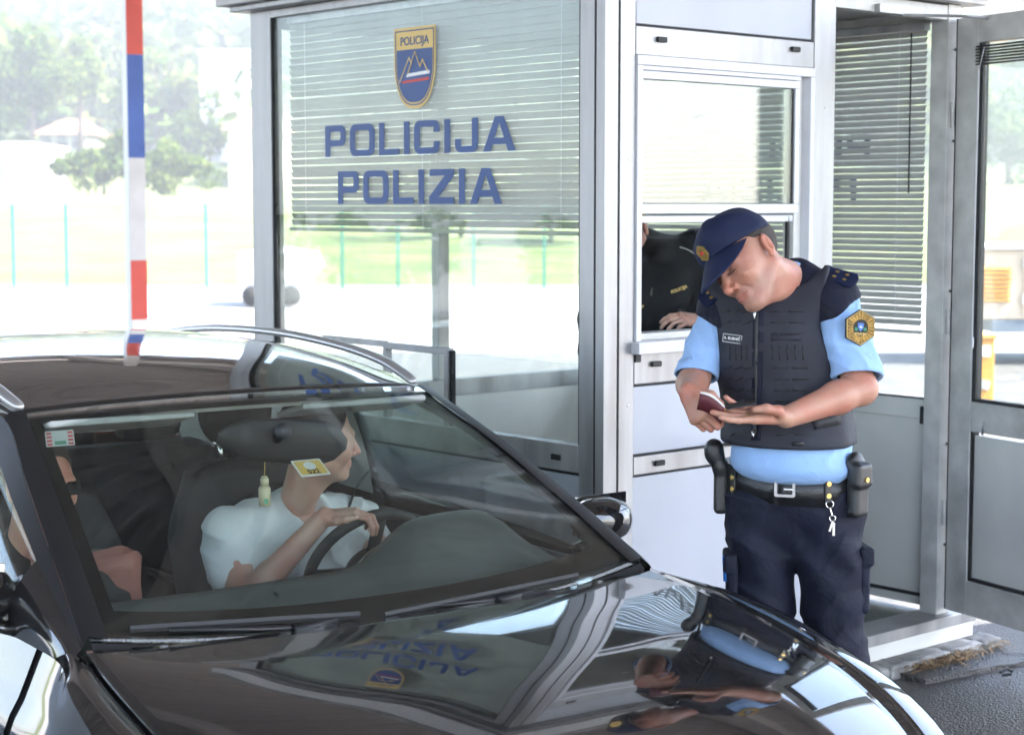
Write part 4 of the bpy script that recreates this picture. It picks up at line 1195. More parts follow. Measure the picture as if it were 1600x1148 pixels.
# right side: service trailer with louvred box, orange cabinet
M['cream_paint'] = pmat('cream painted steel', (.62, .50, .38), .5, 0, .06, 2)
M['orange'] = pmat('orange paint', (.62, .30, .06), .5, 0, .1, 4)
M['trailer_blue'] = pmat('blue grey chassis', (.16, .19, .23), .5, .2)
st = empty('equipment_trailer', (6.9, 22, 0), 0, 'cream equipment trailer with louvre and doors seen through the open door pane', 'trailer')
box_obj('cabin', -1.35, 2.6, 0, 1.6, .56, 1.42, M['cream_paint'], st, .02)
box_obj('cabin_roof', -1.4, 2.65, -.05, 1.65, 1.4205, 1.47, M['roof_white'], st, .01)
for k in range(8): 
    lv = MB(); lv.box((-.95, -.02, .80 + k * .055), (.34, .04, .018), Matrix.Rotation(.5, 3, 'X')); lv.build('louvre_slat', M['orange'], st)
for x0, x1 in ((-.62, -.12), (-.08, .42), (.5, 1.2)):
    d_ = box_obj('door', x0, x1, -.025, -.002, .62, 1.36, M['cream_paint'], st, .006)
    for z in (.75, 1.2): box_obj('hinge', x0 - .02, x0 + .02, -.045, -.026, z, z + .12, M['alu_dark'], d_, .002)
box_obj('chassis', -1.0, 2.7, .0, 1.6, .40, .555, M['trailer_blue'], st, .01)
for x in (-.15, .55):
    MB().lathe([(.12, -.08), (.30, -.09), (.31, 0), (.30, .09), (.12, .08)], (x, .15, .31), Matrix.Rotation(PI / 2, 3, 'X'), 24).build('wheel', M['tyre'], st, True)
oc = empty('orange_cabinet', ((1516 - 800) / FPX * 16.6, 16.6, 0), 0, 'orange steel cabinet with white label standing beyond the open door', 'cabinet')
box_obj('case', -.24, .24, 0, .4, .02, .72, M['orange'], oc, .01)
box_obj('lid', -.255, .255, -.02, .42, .721, .76, M['orange'], oc, .006)
box_obj('label_plate', .03, .20, -.012, -.0005, .56, .66, M['white_vinyl'], oc, 0)
box_obj('plinth', -.16, .16, .03, .37, -.01, .0195, M['alu_dark'], oc, 0)
bk = MB(); bk.box((.14, -.01, .30), (.12, .012, .09), Matrix.Rotation(.25, 3, 'Y')); bk.build('bracket', M['alu'], oc)
# ================================================================== people: distance-field modelling
class Field:
    def __init__(s, lo, hi, h):
        s.lo = np.array(lo, np.float32); s.h = h
        s.n = np.ceil((np.array(hi) - s.lo) / h).astype(int) + 1
        s.ax = [s.lo[i] + np.arange(s.n[i], dtype=np.float32) * h for i in range(3)]
        s.F = np.full(s.n, .4, np.float32)
    def _sl(s, lo, hi):
        a = np.clip(np.floor((np.array(lo) - s.lo) / s.h).astype(int), 0, s.n); b = np.clip(np.ceil((np.array(hi) - s.lo) / s.h).astype(int) + 1, 0, s.n)
        return tuple(slice(x, y) for x, y in zip(a, b))
    def _grid(s, sl):
        return s.ax[0][sl[0]][:, None, None], s.ax[1][sl[1]][None, :, None], s.ax[2][sl[2]][None, None, :]
    def _put(s, sl, d, k, op):
        f = s.F[sl]
        if f.size == 0: return s
        if op == 'add':
            if k <= 0: s.F[sl] = np.minimum(f, d)
            else:
                t = np.clip(.5 + .5 * (d - f) / k, 0, 1); s.F[sl] = d * (1 - t) + f * t - k * t * (1 - t)
        else:
            d = -d
            if k <= 0: s.F[sl] = np.maximum(f, d)
            else:
                t = np.clip(.5 - .5 * (d - f) / k, 0, 1); s.F[sl] = d * (1 - t) + f * t + k * t * (1 - t)
        return s
    def rc(s, a, b, ra, rb=None, k=.01, op='add', sq=None):
        """tapered capsule"""
        rb = ra if rb is None else rb
        a, b = np.array(a, float), np.array(b, float); m = max(ra, rb) + 2.2 * k + .012
        sl = s._sl(np.minimum(a, b) - m, np.maximum(a, b) + m); X, Y, Z = s._grid(sl)
        d = b - a; L2 = max(float(d @ d), 1e-12)
        t = np.clip(((X - a[0]) * d[0] + (Y - a[1]) * d[1] + (Z - a[2]) * d[2]) / L2, 0, 1)
        dist = np.sqrt((X - a[0] - t * d[0]) ** 2 + (Y - a[1] - t * d[1]) ** 2 + (Z - a[2] - t * d[2]) ** 2) - (ra + (rb - ra) * t)
        return s._put(sl, dist, k, op)
    def chain(s, pts, rads, k=.01, op='add'):
        for i in range(len(pts) - 1): s.rc(pts[i], pts[i + 1], rads[i], rads[i + 1], k, op)
        return s
    def el(s, c, r, k=.01, op='add', Rm=None):
        """ellipsoid; Rm columns are its axes"""
        c, r = np.array(c, float), np.array(r, float); m = r.max() + 2.2 * k + .012
        sl = s._sl(c - m, c + m); X, Y, Z = s._grid(sl); x, y, z = X - c[0], Y - c[1], Z - c[2]
        if Rm is not None:
            Rm = np.array(Rm)
            x, y, z = x * Rm[0, 0] + y * Rm[1, 0] + z * Rm[2, 0], x * Rm[0, 1] + y * Rm[1, 1] + z * Rm[2, 1], x * Rm[0, 2] + y * Rm[1, 2] + z * Rm[2, 2]
        k0 = np.sqrt((x / r[0]) ** 2 + (y / r[1]) ** 2 + (z / r[2]) ** 2); k1 = np.sqrt((x / r[0] ** 2) ** 2 + (y / r[1] ** 2) ** 2 + (z / r[2] ** 2) ** 2)
        return s._put(sl, k0 * (k0 - 1) / np.maximum(k1, 1e-6), k, op)
    def box(s, c, half, rnd=.005, k=.005, op='add', Rm=None):
        c, hf = np.array(c, float), np.array(half, float); m = np.linalg.norm(hf) + 2.2 * k + .012
        sl = s._sl(c - m, c + m); X, Y, Z = s._grid(sl); x, y, z = X - c[0], Y - c[1], Z - c[2]
        if Rm is not None:
            Rm = np.array(Rm)
            x, y, z = x * Rm[0, 0] + y * Rm[1, 0] + z * Rm[2, 0], x * Rm[0, 1] + y * Rm[1, 1] + z * Rm[2, 1], x * Rm[0, 2] + y * Rm[1, 2] + z * Rm[2, 2]
        qx, qy, qz = np.abs(x) - hf[0] + rnd, np.abs(y) - hf[1] + rnd, np.abs(z) - hf[2] + rnd
        d = np.sqrt(np.maximum(qx, 0) ** 2 + np.maximum(qy, 0) ** 2 + np.maximum(qz, 0) ** 2) + np.minimum(np.maximum(np.maximum(qx, qy), qz), 0) - rnd
        return s._put(sl, d, k, op)
    def half(s, p, n, k=.006):
        """keep the side the normal points away from"""
        p, n = np.array(p, float), np.array(n, float); n /= np.linalg.norm(n)
        X, Y, Z = s._grid((slice(None),) * 3); d = (X - p[0]) * n[0] + (Y - p[1]) * n[1] + (Z - p[2]) * n[2]
        if k <= 0: s.F = np.maximum(s.F, d)
        else:
            t = np.clip(.5 - .5 * (d - s.F) / k, 0, 1); s.F = d * (1 - t) + s.F * t + k * t * (1 - t)
        return s
    def warp(s, fn):
        X, Y, Z = s._grid((slice(None),) * 3); s.F = s.F + fn(X, Y, Z).astype(np.float32); return s
    def copy(s):
        o = object.__new__(Field); o.__dict__ = dict(s.__dict__); o.F = s.F.copy(); return o
    def mesh(s):
        F = s.F; n = s.n; neg = F < 0
        c = [n[0] - 1, n[1] - 1, n[2] - 1]
        cnt = np.zeros(c, np.int8)
        for dx in (0, 1):
            for dy in (0, 1):
                for dz in (0, 1): cnt += neg[dx:dx + c[0], dy:dy + c[1], dz:dz + c[2]]
        act = (cnt > 0) & (cnt < 8)
        I = np.argwhere(act); idx = np.full(c, -1, np.int64); idx[act] = np.arange(len(I))
        acc = np.zeros((len(I), 3)); num = np.zeros(len(I))
        for a in range(3):
            o1, o2 = [q for q in range(3) if q != a]
            for d1 in (0, 1):
                for d2 in (0, 1):
                    p = I.copy(); p[:, o1] += d1; p[:, o2] += d2; q = p.copy(); q[:, a] += 1
                    f0, f1 = F[tuple(p.T)], F[tuple(q.T)]; m = (f0 < 0) != (f1 < 0)
                    t = np.where(m, f0 / np.where(m, f0 - f1, 1), 0)
                    pos = p.astype(float); pos[:, a] += t
                    acc[m] += pos[m]; num[m] += 1
        V = acc / np.maximum(num, 1)[:, None] * s.h + s.lo
        Q = []
        for a in range(3):
            o1, o2 = (a + 1) % 3, (a + 2) % 3
            s0 = [slice(None)] * 3; s1 = [slice(None)] * 3; s0[a] = slice(0, -1); s1[a] = slice(1, None)
            x = neg[tuple(s0)] != neg[tuple(s1)]
            E = np.argwhere(x); E = E[(E[:, o1] > 0) & (E[:, o2] > 0) & (E[:, o1] < n[o1] - 1) & (E[:, o2] < n[o2] - 1)]
            def cell(d1, d2):
                p = E.copy(); p[:, o1] -= d1; p[:, o2] -= d2; return idx[tuple(p.T)]
            q = np.stack([cell(1, 1), cell(0, 1), cell(0, 0), cell(1, 0)], 1)
            fl = neg[tuple(E.T)]
            q = np.where(fl[:, None], q, q[:, ::-1]); Q.append(q[(q >= 0).all(1)])
        return V, np.concatenate(Q)
    def build(s, name, mat, parent=None, relax=1):
        V, Q = s.mesh()
        for _ in range(relax): V = relax_mesh(V, Q)
        return mesh_from(name, V, Q, mat, parent)
def relax_mesh(V, Q, lam=.5):
    S = np.zeros_like(V); C = np.zeros(len(V))
    for a, b in ((0, 1), (1, 2), (2, 3), (3, 0)):
        np.add.at(S, Q[:, a], V[Q[:, b]]); np.add.at(S, Q[:, b], V[Q[:, a]]); np.add.at(C, Q[:, a], 1); np.add.at(C, Q[:, b], 1)
    return V * (1 - lam) + lam * S / np.maximum(C, 1)[:, None]
def mesh_from(name, V, Q, mat, parent=None):
    me = bpy.data.meshes.new(name); n = len(Q)
    me.vertices.add(len(V)); me.vertices.foreach_set('co', V.astype(np.float32).ravel())
    me.loops.add(4 * n); me.loops.foreach_set('vertex_index', Q.astype(np.int32).ravel())
    me.polygons.add(n); me.polygons.foreach_set('loop_start', np.arange(n, dtype=np.int32) * 4)
    me.update(calc_edges=True); me.validate()
    return link_mesh(name, me, mat, parent, True)
def merged(meshes):
    V = []; Q = []; k = 0
    for v, q in meshes: V.append(v); Q.append(q + k); k += len(v)
    return np.concatenate(V), np.concatenate(Q)
class Frame:
    """local axes: x his left side, y forward, z up"""
    def __init__(s, org, fwd, up):
        f = np.array(fwd, float); f /= np.linalg.norm(f); u = np.array(up, float); u -= f * (u @ f); u /= np.linalg.norm(u)
        s.o = np.array(org, float); s.F = f; s.U = u; s.S = np.cross(u, f); s.R = np.stack([s.S, s.F, s.U], 1)
    def __call__(s, x, y, z): return s.o + s.S * x + s.F * y + s.U * z
    def d(s, x, y, z): return s.S * x + s.F * y + s.U * z
    def mat(s):
        m = Matrix(s.R.tolist()).to_4x4(); m.translation = Vector(s.o); return m
def creases(X, Y, Z, amp, f, d1, d2, ph=0.0):
    """sharp cloth folds: ridged, bent sine bands"""
    a = f * (X * d1[0] + Y * d1[1] + Z * d1[2]) + ph + 1.7 * np.sin(.45 * f * (X * d2[0] + Y * d2[1] + Z * d2[2]) + ph * 2)
    m = .5 + .5 * np.sin(.31 * f * (X * d2[0] + Y * d2[1] + Z * d2[2]) + 1.3 + ph)
    return -amp * (1 - np.abs(np.sin(a))) ** 2 * m
def head_mesh(fr, neck_to, h=.0026, neck_r=(.050, .056), jaw=1.0, eyes_closed=True, smile=0.0):
    c = fr.o; f = Field(c - .20, c + .20, h)
    if neck_to is not None:
        lo = np.minimum(c - .15, np.array(neck_to) - .08); hi = np.maximum(c + .15, np.array(neck_to) + .08)
        f = Field(lo, hi, h)
    P = fr; R = fr.R
    f.el(P(0, -.014, .035), (.077, .095, .086), .0, Rm=R)
    f.el(P(0, .028, -.035), (.063, .068, .085), .03, Rm=R)
    f.el(P(0, .02, .0), (.070, .075, .05), .03, Rm=R)
    for s in (-1, 1):
        f.rc(P(s * .050 * jaw, -.012, -.055), P(s * .016, .068, -.104), .019, .017, .022)
        f.el(P(s * .043, .062, -.034), (.022, .022, .02), .022, Rm=R)
        f.rc(P(s * .012, .090, .020), P(s * .046, .074, .018), .009, .008, .014)
    f.el(P(0, .078, -.106), (.024, .018, .017), .018, Rm=R)
    f.rc(P(0, .094, .006), P(0, .117, -.036), .0070, .0110, .010)
    f.el(P(0, .117, -.040), (.0115, .0115, .010), .005, Rm=R)
    for s in (-1, 1):
        f.el(P(s * .013, .100, -.044), (.0085, .010, .0075), .006, Rm=R)
        f.el(P(s * .033, .104, -.001), (.020, .016, .013), .012, 'sub', Rm=R)
        f.el(P(s * .032, .0765, -.003), (.0145, .0135, .0125), .004, Rm=R)
        if eyes_closed: f.rc(P(s * .020, .0895, -.0085), P(s * .044, .0825, -.0080), .0022, .002, .003)
        f.el(P(s * .007, .106, -.0515), (.0035, .005, .0025), .003, 'sub', Rm=R)
    f.el(P(0, .085, -.074), (.026, .015, .018), .014, Rm=R)
    cu = .006 * smile
    for s in (-1, 1):
        f.rc(P(0, .0995, -.0700), P(s * .022, .088, -.0748 + cu), .0042, .0025, .004)
        f.rc(P(0, .0985, -.0805), P(s * .020, .088, -.0778 + cu), .0052, .0025, .004)
        f.rc(P(0, .1045, -.0752), P(s * .026, .0895, -.0757 + cu), .0020, .0018, .0015, 'sub')
        f.rc(P(s * .020, .098, -.046), P(s * .034, .080, -.072 + cu), .003, .002, .006, 'sub')
    if neck_to is not None:
        b = np.array(neck_to)
        f.rc(P(0, -.030, -.055), b, neck_r[0], neck_r[1], .03)
        f.rc(P(0, .045, -.10), (P(0, .0, -.12) + b * 1) / 2, .022, .03, .03)
    for s in (-1, 1):
        E = Frame(P(s * .079, -.014, -.010), fr.d(s * .35, 1, .15), fr.d(0, -.15, 1)); ER = E.R
        f.el(E(s * .006, 0, .004), (.0085, .019, .032), .004, Rm=ER)
        f.el(E(s * .014, .003, .006), (.008, .0115, .021), .004, 'sub', Rm=ER)
        f.el(E(s * .004, .006, -.024), (.007, .010, .010), .004, Rm=ER)
        f.rc(E(s * .010, -.004, .018), E(s * .008, -.006, -.012), .0032, .003, .003)
    V, Q = f.mesh()
    return relax_mesh(V, Q, .35), Q
FW = (.0085, .0085, .0085, .0075)
def hand_prims(fr, curl, thumb, spread=.0, scale=1.0, right=True):
    """fr: wrist origin, y along the hand, z out of the back of the hand, x to his... thumb side = +x*sgn.  returns prim list"""
    sg = 1 if right else -1
    P = lambda x, y, z: fr(sg * x * scale, y * scale, z * scale)
    out = []
    base = [(.028, .090, .0), (.009, .094, .003), (-.010, .090, .002), (-.027, .081, -.002)]
    lens = [(.042, .026, .020), (.047, .030, .021), (.043, .028, .021), (.034, .021, .019)]
    rad = [.0094, .0097, .0092, .0082]
    for (x, y, z), r in zip(base, rad):
        out.append((P(x * .55, .012, -.004), P(x, y, z), .0135 * scale, (r + .0035) * scale, .012))
    out.append((P(.012, .02, -.006), P(.014, .06, -.004), .017 * scale, .014 * scale, .014))
    out.append((P(-.012, .02, -.006), P(-.016, .06, -.006), .017 * scale, .013 * scale, .014))
    for k in range(4):
        x, y, z = base[k]; ang = 0; p = np.array([x, y, z], float); sp = spread * (1.5 - k) + .02 * (1.5 - k)
        for j in range(3):
            ang += curl[k][j]
            L = lens[k][j]
            d = np.array([math.sin(sp) * math.cos(ang), math.cos(ang) * math.cos(sp), -math.sin(ang)])
            q = p + d * L
            r0 = rad[k] * (1, .93, .86)[j]; r1 = rad[k] * (.93, .86, .74)[j]
            out.append((P(*p), P(*q), r0 * scale, r1 * scale, .0035))
            p = q
    tp = [(.018, .022, -.010)] + list(thumb)
    tr = (.0155, .0125, .0110, .0085)
    for j in range(len(tp) - 1): out.append((P(*tp[j]), P(*tp[j + 1]), tr[j] * scale, tr[j + 1] * scale, .007))
    return out
def arm_mesh(elbow, wrist, prims, r_el=.045, r_mid=.043, r_wr=.027, upper=None, r_up=.052, h=.0025):
    pts = [elbow, wrist] + [p[0] for p in prims] + [p[1] for p in prims] + ([upper] if upper is not None else [])
    pts = np.array(pts); f = Field(pts.min(0) - .07, pts.max(0) + .07, h)
    e, w = np.array(elbow, float), np.array(wrist, float)
    if upper is not None: f.rc(upper, e, r_up, r_el, .02)
    f.rc(e, e + (w - e) * .32, r_el, r_mid, .02); f.rc(e + (w - e) * .32, w, r_mid, r_wr, .02)
    for a, b, ra, rb, k in prims: f.rc(a, b, ra, rb, k)
    V, Q = f.mesh()
    return relax_mesh(V, Q, .4), Q
def skin_mat(name, base, red=.25, rough=.48):
    m, N, L, b = newmat(name)
    tc = N.new('ShaderNodeTexCoord'); nz = N.new('ShaderNodeTexNoise'); nz.inputs['Scale'].default_value = 14; nz.inputs['Detail'].default_value = 5
    L.new(tc.outputs['Object'], nz.inputs['Vector'])
    mr = N.new('ShaderNodeMapRange'); mr.inputs[1].default_value = .35; mr.inputs[2].default_value = .68; L.new(nz.outputs[0], mr.inputs[0])
    mx = N.new('ShaderNodeMix'); mx.data_type = 'RGBA'
    mx.inputs[6].default_value = base + (1,); mx.inputs[7].default_value = (base[0] * .96, base[1] * (1 - red), base[2] * (1 - red), 1)
    L.new(mr.outputs[0], mx.inputs[0])
    prev = mx.outputs[2]
    for an, col in (('lips', (base[0] * .82, base[1] * .52, base[2] * .55)), ('beard', (base[0] * .62, base[1] * .66, base[2] * .74)), ('blush', (base[0] * 1.0, base[1] * .72, base[2] * .68))):
        at_ = N.new('ShaderNodeAttribute'); at_.attribute_name = an
        m3 = N.new('ShaderNodeMix'); m3.data_type = 'RGBA'; m3.inputs[7].default_value = col + (1,)
        fac = at_.outputs['Fac']
        if an == 'beard':
            nb = N.new('ShaderNodeTexNoise'); nb.inputs['Scale'].default_value = 420; L.new(tc.outputs['Object'], nb.inputs['Vector'])
            mu = N.new('ShaderNodeMath'); mu.operation = 'MULTIPLY'; L.new(at_.outputs['Fac'], mu.inputs[0]); L.new(nb.outputs[0], mu.inputs[1]); fac = mu.outputs[0]
        L.new(fac, m3.inputs[0]); L.new(prev, m3.inputs[6]); prev = m3.outputs[2]
    L.new(prev, b.inputs['Base Color'])
    b.inputs['Roughness'].default_value = rough; b.inputs['Subsurface Weight'].default_value = .12
    b.inputs['Subsurface Radius'].default_value = (.010, .004, .002); b.inputs['Subsurface Scale'].default_value = 1.0
    n2 = N.new('ShaderNodeTexNoise'); n2.inputs['Scale'].default_value = 260; n2.inputs['Detail'].default_value = 3
    L.new(tc.outputs['Object'], n2.inputs['Vector'])
    bp = N.new('ShaderNodeBump'); bp.inputs['Strength'].default_value = .35; bp.inputs['Distance'].default_value = .003
    L.new(n2.outputs[0], bp.inputs['Height']); L.new(bp.outputs[0], b.inputs['Normal'])
    return m
def cloth(name, col, rough=.8, var=.1, weave=500, bump=.12, sheen=.15, fold=.25):
    m, N, L, b = newmat(name)
    tc = N.new('ShaderNodeTexCoord')
    n1 = N.new('ShaderNodeTexNoise'); n1.inputs['Scale'].default_value = 9; n1.inputs['Detail'].default_value = 4; n1.inputs['Distortion'].default_value = .8
    n2 = N.new('ShaderNodeTexNoise'); n2.inputs['Scale'].default_value = weave
    L.new(tc.outputs['Object'], n1.inputs['Vector']); L.new(tc.outputs['Object'], n2.inputs['Vector'])
    mr = N.new('ShaderNodeMapRange'); mr.inputs[1].default_value = .3; mr.inputs[2].default_value = .7; L.new(n1.outputs[0], mr.inputs[0])
    mx = N.new('ShaderNodeMix'); mx.data_type = 'RGBA'
    mx.inputs[6].default_value = tuple(c * (1 - var) for c in col) + (1,); mx.inputs[7].default_value = tuple(min(1, c * (1 + var)) for c in col) + (1,)
    L.new(mr.outputs[0], mx.inputs[0]); L.new(mx.outputs[2], b.inputs['Base Color'])
    b.inputs['Roughness'].default_value = rough; b.inputs['Sheen Weight'].default_value = sheen; b.inputs['Specular IOR Level'].default_value = .25
    b1 = N.new('ShaderNodeBump'); b1.inputs['Strength'].default_value = bump; b1.inputs['Distance'].default_value = .002; L.new(n2.outputs[0], b1.inputs['Height'])
    b2 = N.new('ShaderNodeBump'); b2.inputs['Strength'].default_value = fold; b2.inputs['Distance'].default_value = .02; L.new(n1.outputs[0], b2.inputs['Height'])
    L.new(b1.outputs[0], b2.inputs['Normal']); L.new(b2.outputs[0], b.inputs['Normal'])
    return m
M['skin'] = skin_mat('skin', (.47, .255, .175), .32)
M['skin_pale'] = skin_mat('paler skin', (.58, .37, .28))
M['shirt_blue'] = cloth('light blue shirt', (.30, .47, .76), .75, .04, fold=.5)
M['navy'] = cloth('navy cloth', (.0065, .0075, .020), .7, .25, sheen=0, fold=.7)
M['navy_cap'] = cloth('navy cap cloth', (.0065, .011, .042), .7, .15, sheen=0, fold=.25)
M['vest'] = cloth('dark vest nylon', (.024, .024, .034), .6, .2, weave=700, sheen=0, fold=.2)
M['jacket'] = cloth('black jacket', (.006, .0065, .008), .75, .2)
M['tee'] = cloth('white cotton', (.72, .74, .73), .85, .03, fold=.5)
M['hair_dark'] = pmat('short dark hair', (.045, .032, .024), .7, 0, .5, 300, .6, 500)
M['hair_blond'] = pmat('blond hair', (.42, .31, .17), .6, 0, .3, 120, .5, 200)
M['nail'] = pmat('belt web', (.02, .02, .024), .6)

def field_hit(f, o, d):
    t = 0
    for _ in range(300):
        q = (o + d * t - f.lo) / f.h; i = q.astype(int)
        v = .05 if (i < 0).any() or (i >= f.n).any() else float(f.F[tuple(i)])
        if v < .002: break
        t += max(.0015, min(.8 * v, .03))
    return o + d * t

def face_tones(o, fr, n, beard=.8):
    """natural colour differences of a face: lips, shaved beard area, nose and cheeks"""
    V = np.zeros(len(o.data.vertices) * 3, np.float32); o.data.vertices.foreach_get('co', V); V = V.reshape(-1, 3)
    L = (V - fr.o) @ fr.R; x, y, z = L[:, 0], L[:, 1], L[:, 2]
    head = (np.arange(len(V)) < n)
    ss = lambda v, a, b: np.clip((v - a) / (b - a), 0, 1)
    lips = ss(np.abs(z + .0755), .0125, .0075) * ss(np.abs(x), .027, .018) * ss(y, .080, .088)
    brd = (ss(z, -.045, -.062) * ss(y, -.01, .02) * ss(z, -.150, -.120)) * beard * (1 - lips)
    blush = np.maximum(ss(np.hypot(x, np.hypot(y - .115, z + .038)), .03, .012), .7 * ss(np.hypot(np.abs(x) - .045, np.hypot(y - .07, z + .032)), .034, .012))
    ear = ss(np.abs(x), .078, .086) * ss(np.abs(y + .012), .05, .03)
    for nm, v in (('lips', lips), ('beard', brd), ('blush', np.maximum(blush, ear))):
        a = o.data.attributes.new(nm, 'FLOAT', 'POINT'); a.data.foreach_set('value', (v * head).astype(np.float32))
# ================================================================== officer standing by the car
OY = 4.87
OC = at_depth(1232, 1100, OY); OO = np.array((OC.x, OC.y, ISL))
officer = empty('person', tuple(OO), 0, 'police officer in cap, light blue shirt and dark vest reading a passport beside the car', 'person')
def J(px, py, dy=0.0):
    p = at_depth(px, py, OY + dy); return np.array((p.x, p.y, p.z)) - OO
T = Frame(J(1232, 560), (-.42, -.90, 0), (0, 0, 1))     # torso frame at mid chest
H = Frame(J(1166, 406, -.13), (-.689, -.599, -.407), (-.615, .187, .766))
neck = J(1238, 442, .0)
hm = head_mesh(H, neck, h=.0024, smile=.9)
# ---- arms
Ls, Le, Lw = J(1302, 478, -.06), J(1345, 607, -.16), J(1228, 652, -.30)
Rs, Re, Rw = J(1126, 492, .07), J(1084, 596, -.02), J(1076, 612, -.23)
# left hand: palm up, fingers towards his right, thumb on the document
Lf = Frame(Lw, J(1118, 645, -.34) - Lw, (.12, .30, -1.0))
Lp = hand_prims(Lf, [(-.08, .16, .14), (.02, .10, .08), (.12, .14, .10), (.24, .20, .14)], [(.040, .040, -.030), (.045, .072, -.036), (.040, .098, -.030)], spread=.045, right=False, scale=1.06)
# right hand: closed on the cover, back of the hand to the lane
Rf = Frame(Rw, J(1090, 652, -.29) - Rw + np.array([.012, -.01, -.0]), (-.55, -.80, .12))
Rp = hand_prims(Rf, [(.75, 1.35, .7), (.85, 1.35, .7), (.95, 1.3, .7), (1.0, 1.25, .7)], [(.042, .045, -.020), (.042, .070, -.040), (.026, .086, -.048)], right=True, scale=1.0)
la = arm_mesh(Le, Lw, Lp, .042, .042, .028, Ls, .042)
ra = arm_mesh(Re, Rw, Rp, .040, .040, .027, Rs, .034)
# ---- body core (under the clothes)
hipc = J(1238, 775, .02)
core = Field((-.35, -.35, -.02), (.35, .35, 1.65), .012)
chest = J(1220, 530, .0); belly = J(1232, 690, -.02)
core.rc(chest, belly, .11, .10, .05); core.rc(belly, hipc, .10, .09, .05); core.rc(chest, neck, .08, .055, .05)
Lh, Rh = J(1292, 800, -.02), J(1186, 800, .03)
Lk, Rk = J(1310, 1060, -.06), J(1196, 1060, .0)
La = np.array([Lk[0] + .01, Lk[1] + .05, .085]); Ra = np.array([Rk[0] + .005, Rk[1] + .05, .085])
for a, b, c in ((Lh, Lk, La), (Rh, Rk, Ra)): core.rc(a, b, .08, .055, .03); core.rc(b, c, .055, .04, .02)
cm = core.mesh()
face_tones(mesh_from('body', *merged([hm, la, ra, cm]), M['skin'], officer), H, len(hm[0]))

# ---- hair behind the cap
hf = Field(H.o - .16, H.o + .16, .004)
hf.el(H(0, -.020, .033), (.0795, .1005, .0885), .0, Rm=H.R)
hf.half(H(0, .050, .0), H.d(0, 1, .25), .004); hf.half(H(0, -.03, -.045), H.d(0, .25, -1), .01)
hf.el(H(0, .060, -.025), (.09, .050, .050), .01, 'sub', Rm=H.R)
hf.el(H(.08, -.012, -.012), (.03, .020, .034), .008, 'sub', Rm=H.R); hf.el(H(-.08, -.012, -.012), (.03, .020, .034), .008, 'sub', Rm=H.R)
hf.build('hair', M['hair_dark'], officer)

for s_ in (-1, 1):
    MB().tube([H(s_ * .019, .0985, -.0085), H(s_ * .031, .0975, -.0105), H(s_ * .045, .0885, -.0080)], [.0012, .0016, .001], 5).build('eyelashes', M['hair_dark'], officer, True)
    MB().tube([H(s_ * .014, .1005, .021), H(s_ * .032, .0960, .0255), H(s_ * .050, .0815, .0190)], [.003, .0036, .0016], 6, flat=(.6, 1.2)).build('eyebrow', M['hair_dark'], officer, True)
# ---- cap
cf = Field(H.o - .22, H.o + .24, .004)
cf.el(H(0, -.010, .048), (.088, .106, .084), .0, Rm=H.R)
cf.el(H(0, .045, .078), (.076, .056, .058), .03, Rm=H.R)
cf.el(H(0, .0, .095), (.072, .075, .042), .03, Rm=H.R)
cf.half(H(0, 0, .040), H.d(0, .12, -1), .005)
cf.el(H(0, -.012, .02), (.081, .099, .090), .004, 'sub', Rm=H.R)
def seam(X, Y, Z):
    x = (X - H.o[0]) * H.S[0] + (Y - H.o[1]) * H.S[1] + (Z - H.o[2]) * H.S[2]
    y = (X - H.o[0]) * H.F[0] + (Y - H.o[1]) * H.F[1] + (Z - H.o[2]) * H.F[2]
    z = (X - H.o[0]) * H.U[0] + (Y - H.o[1]) * H.U[1] + (Z - H.o[2]) * H.U[2]
    return .0022 * np.exp(-(x / .004) ** 2) + .0035 * np.exp(-((y - .055) / .022) ** 2) * np.exp(-((np.abs(x) - .045) / .018) ** 2) * (z > .08) + .0045 * np.sin(48 * x + 34 * y) * np.exp(-((z - .12) / .03) ** 2) - .006 * np.exp(-((y - .045) / .02) ** 2 - ((x - .02) / .03) ** 2) * (z > .06)
cf.warp(seam)
cap = cf.build('cap', M['navy_cap'], officer)
# brim
G = []
for t in np.linspace(0, 1, 10):
    row = []
    for s in np.linspace(-1, 1, 25):
        a = s * R_(70)
        r0 = np.array([math.sin(a) * .089, math.cos(a) * .111 - .012]); r1 = np.array([math.sin(a) * .089 * (1 - .02), math.cos(a) * .111 - .012 + .082 * math.cos(s * PI / 2) ** .7])
        p = r0 * (1 - t) + r1 * t
        row.append(H(p[0], p[1], .058 - .062 * t * math.cos(s * PI / 2) ** .6 - .022 * (p[0] / .085) ** 2))
    G.append(row)
br = gmesh('cap_brim', np.array(G), M['navy_cap'], cap); br.parent = cap; solidify(br, .005, 0)
def hexloop(r, n=6, rot=0, sy=1.0): return [(r * math.sin(rot + 2 * PI * k / n), sy * r * math.cos(rot + 2 * PI * k / n)) for k in range(n)]
bn = H.d(.0, 1, .30); bp_ = H(0, .1015, .078)
def on_surface(loops, depth, org, nrm, up, mat, name, parent, lift=0.0):
    nrm = Vector(nrm).normalized(); up = Vector(up); x = up.cross(nrm)
    Mx = frame_matrix(Vector(org) + nrm * lift, x, up)
    return place(name, shape2d(loops, depth), Mx, M[mat], parent)
bd = on_surface([hexloop(.021, 6, 0, 1.15)], .004, bp_ + bn * .002, bn, H.U, 'gold', 'cap_badge', cap)
on_surface([hexloop(.008, 3, .3)], .003, bp_ + bn * .002, bn, H.U, 'red_vinyl', 'badge_mark', bd, .003)

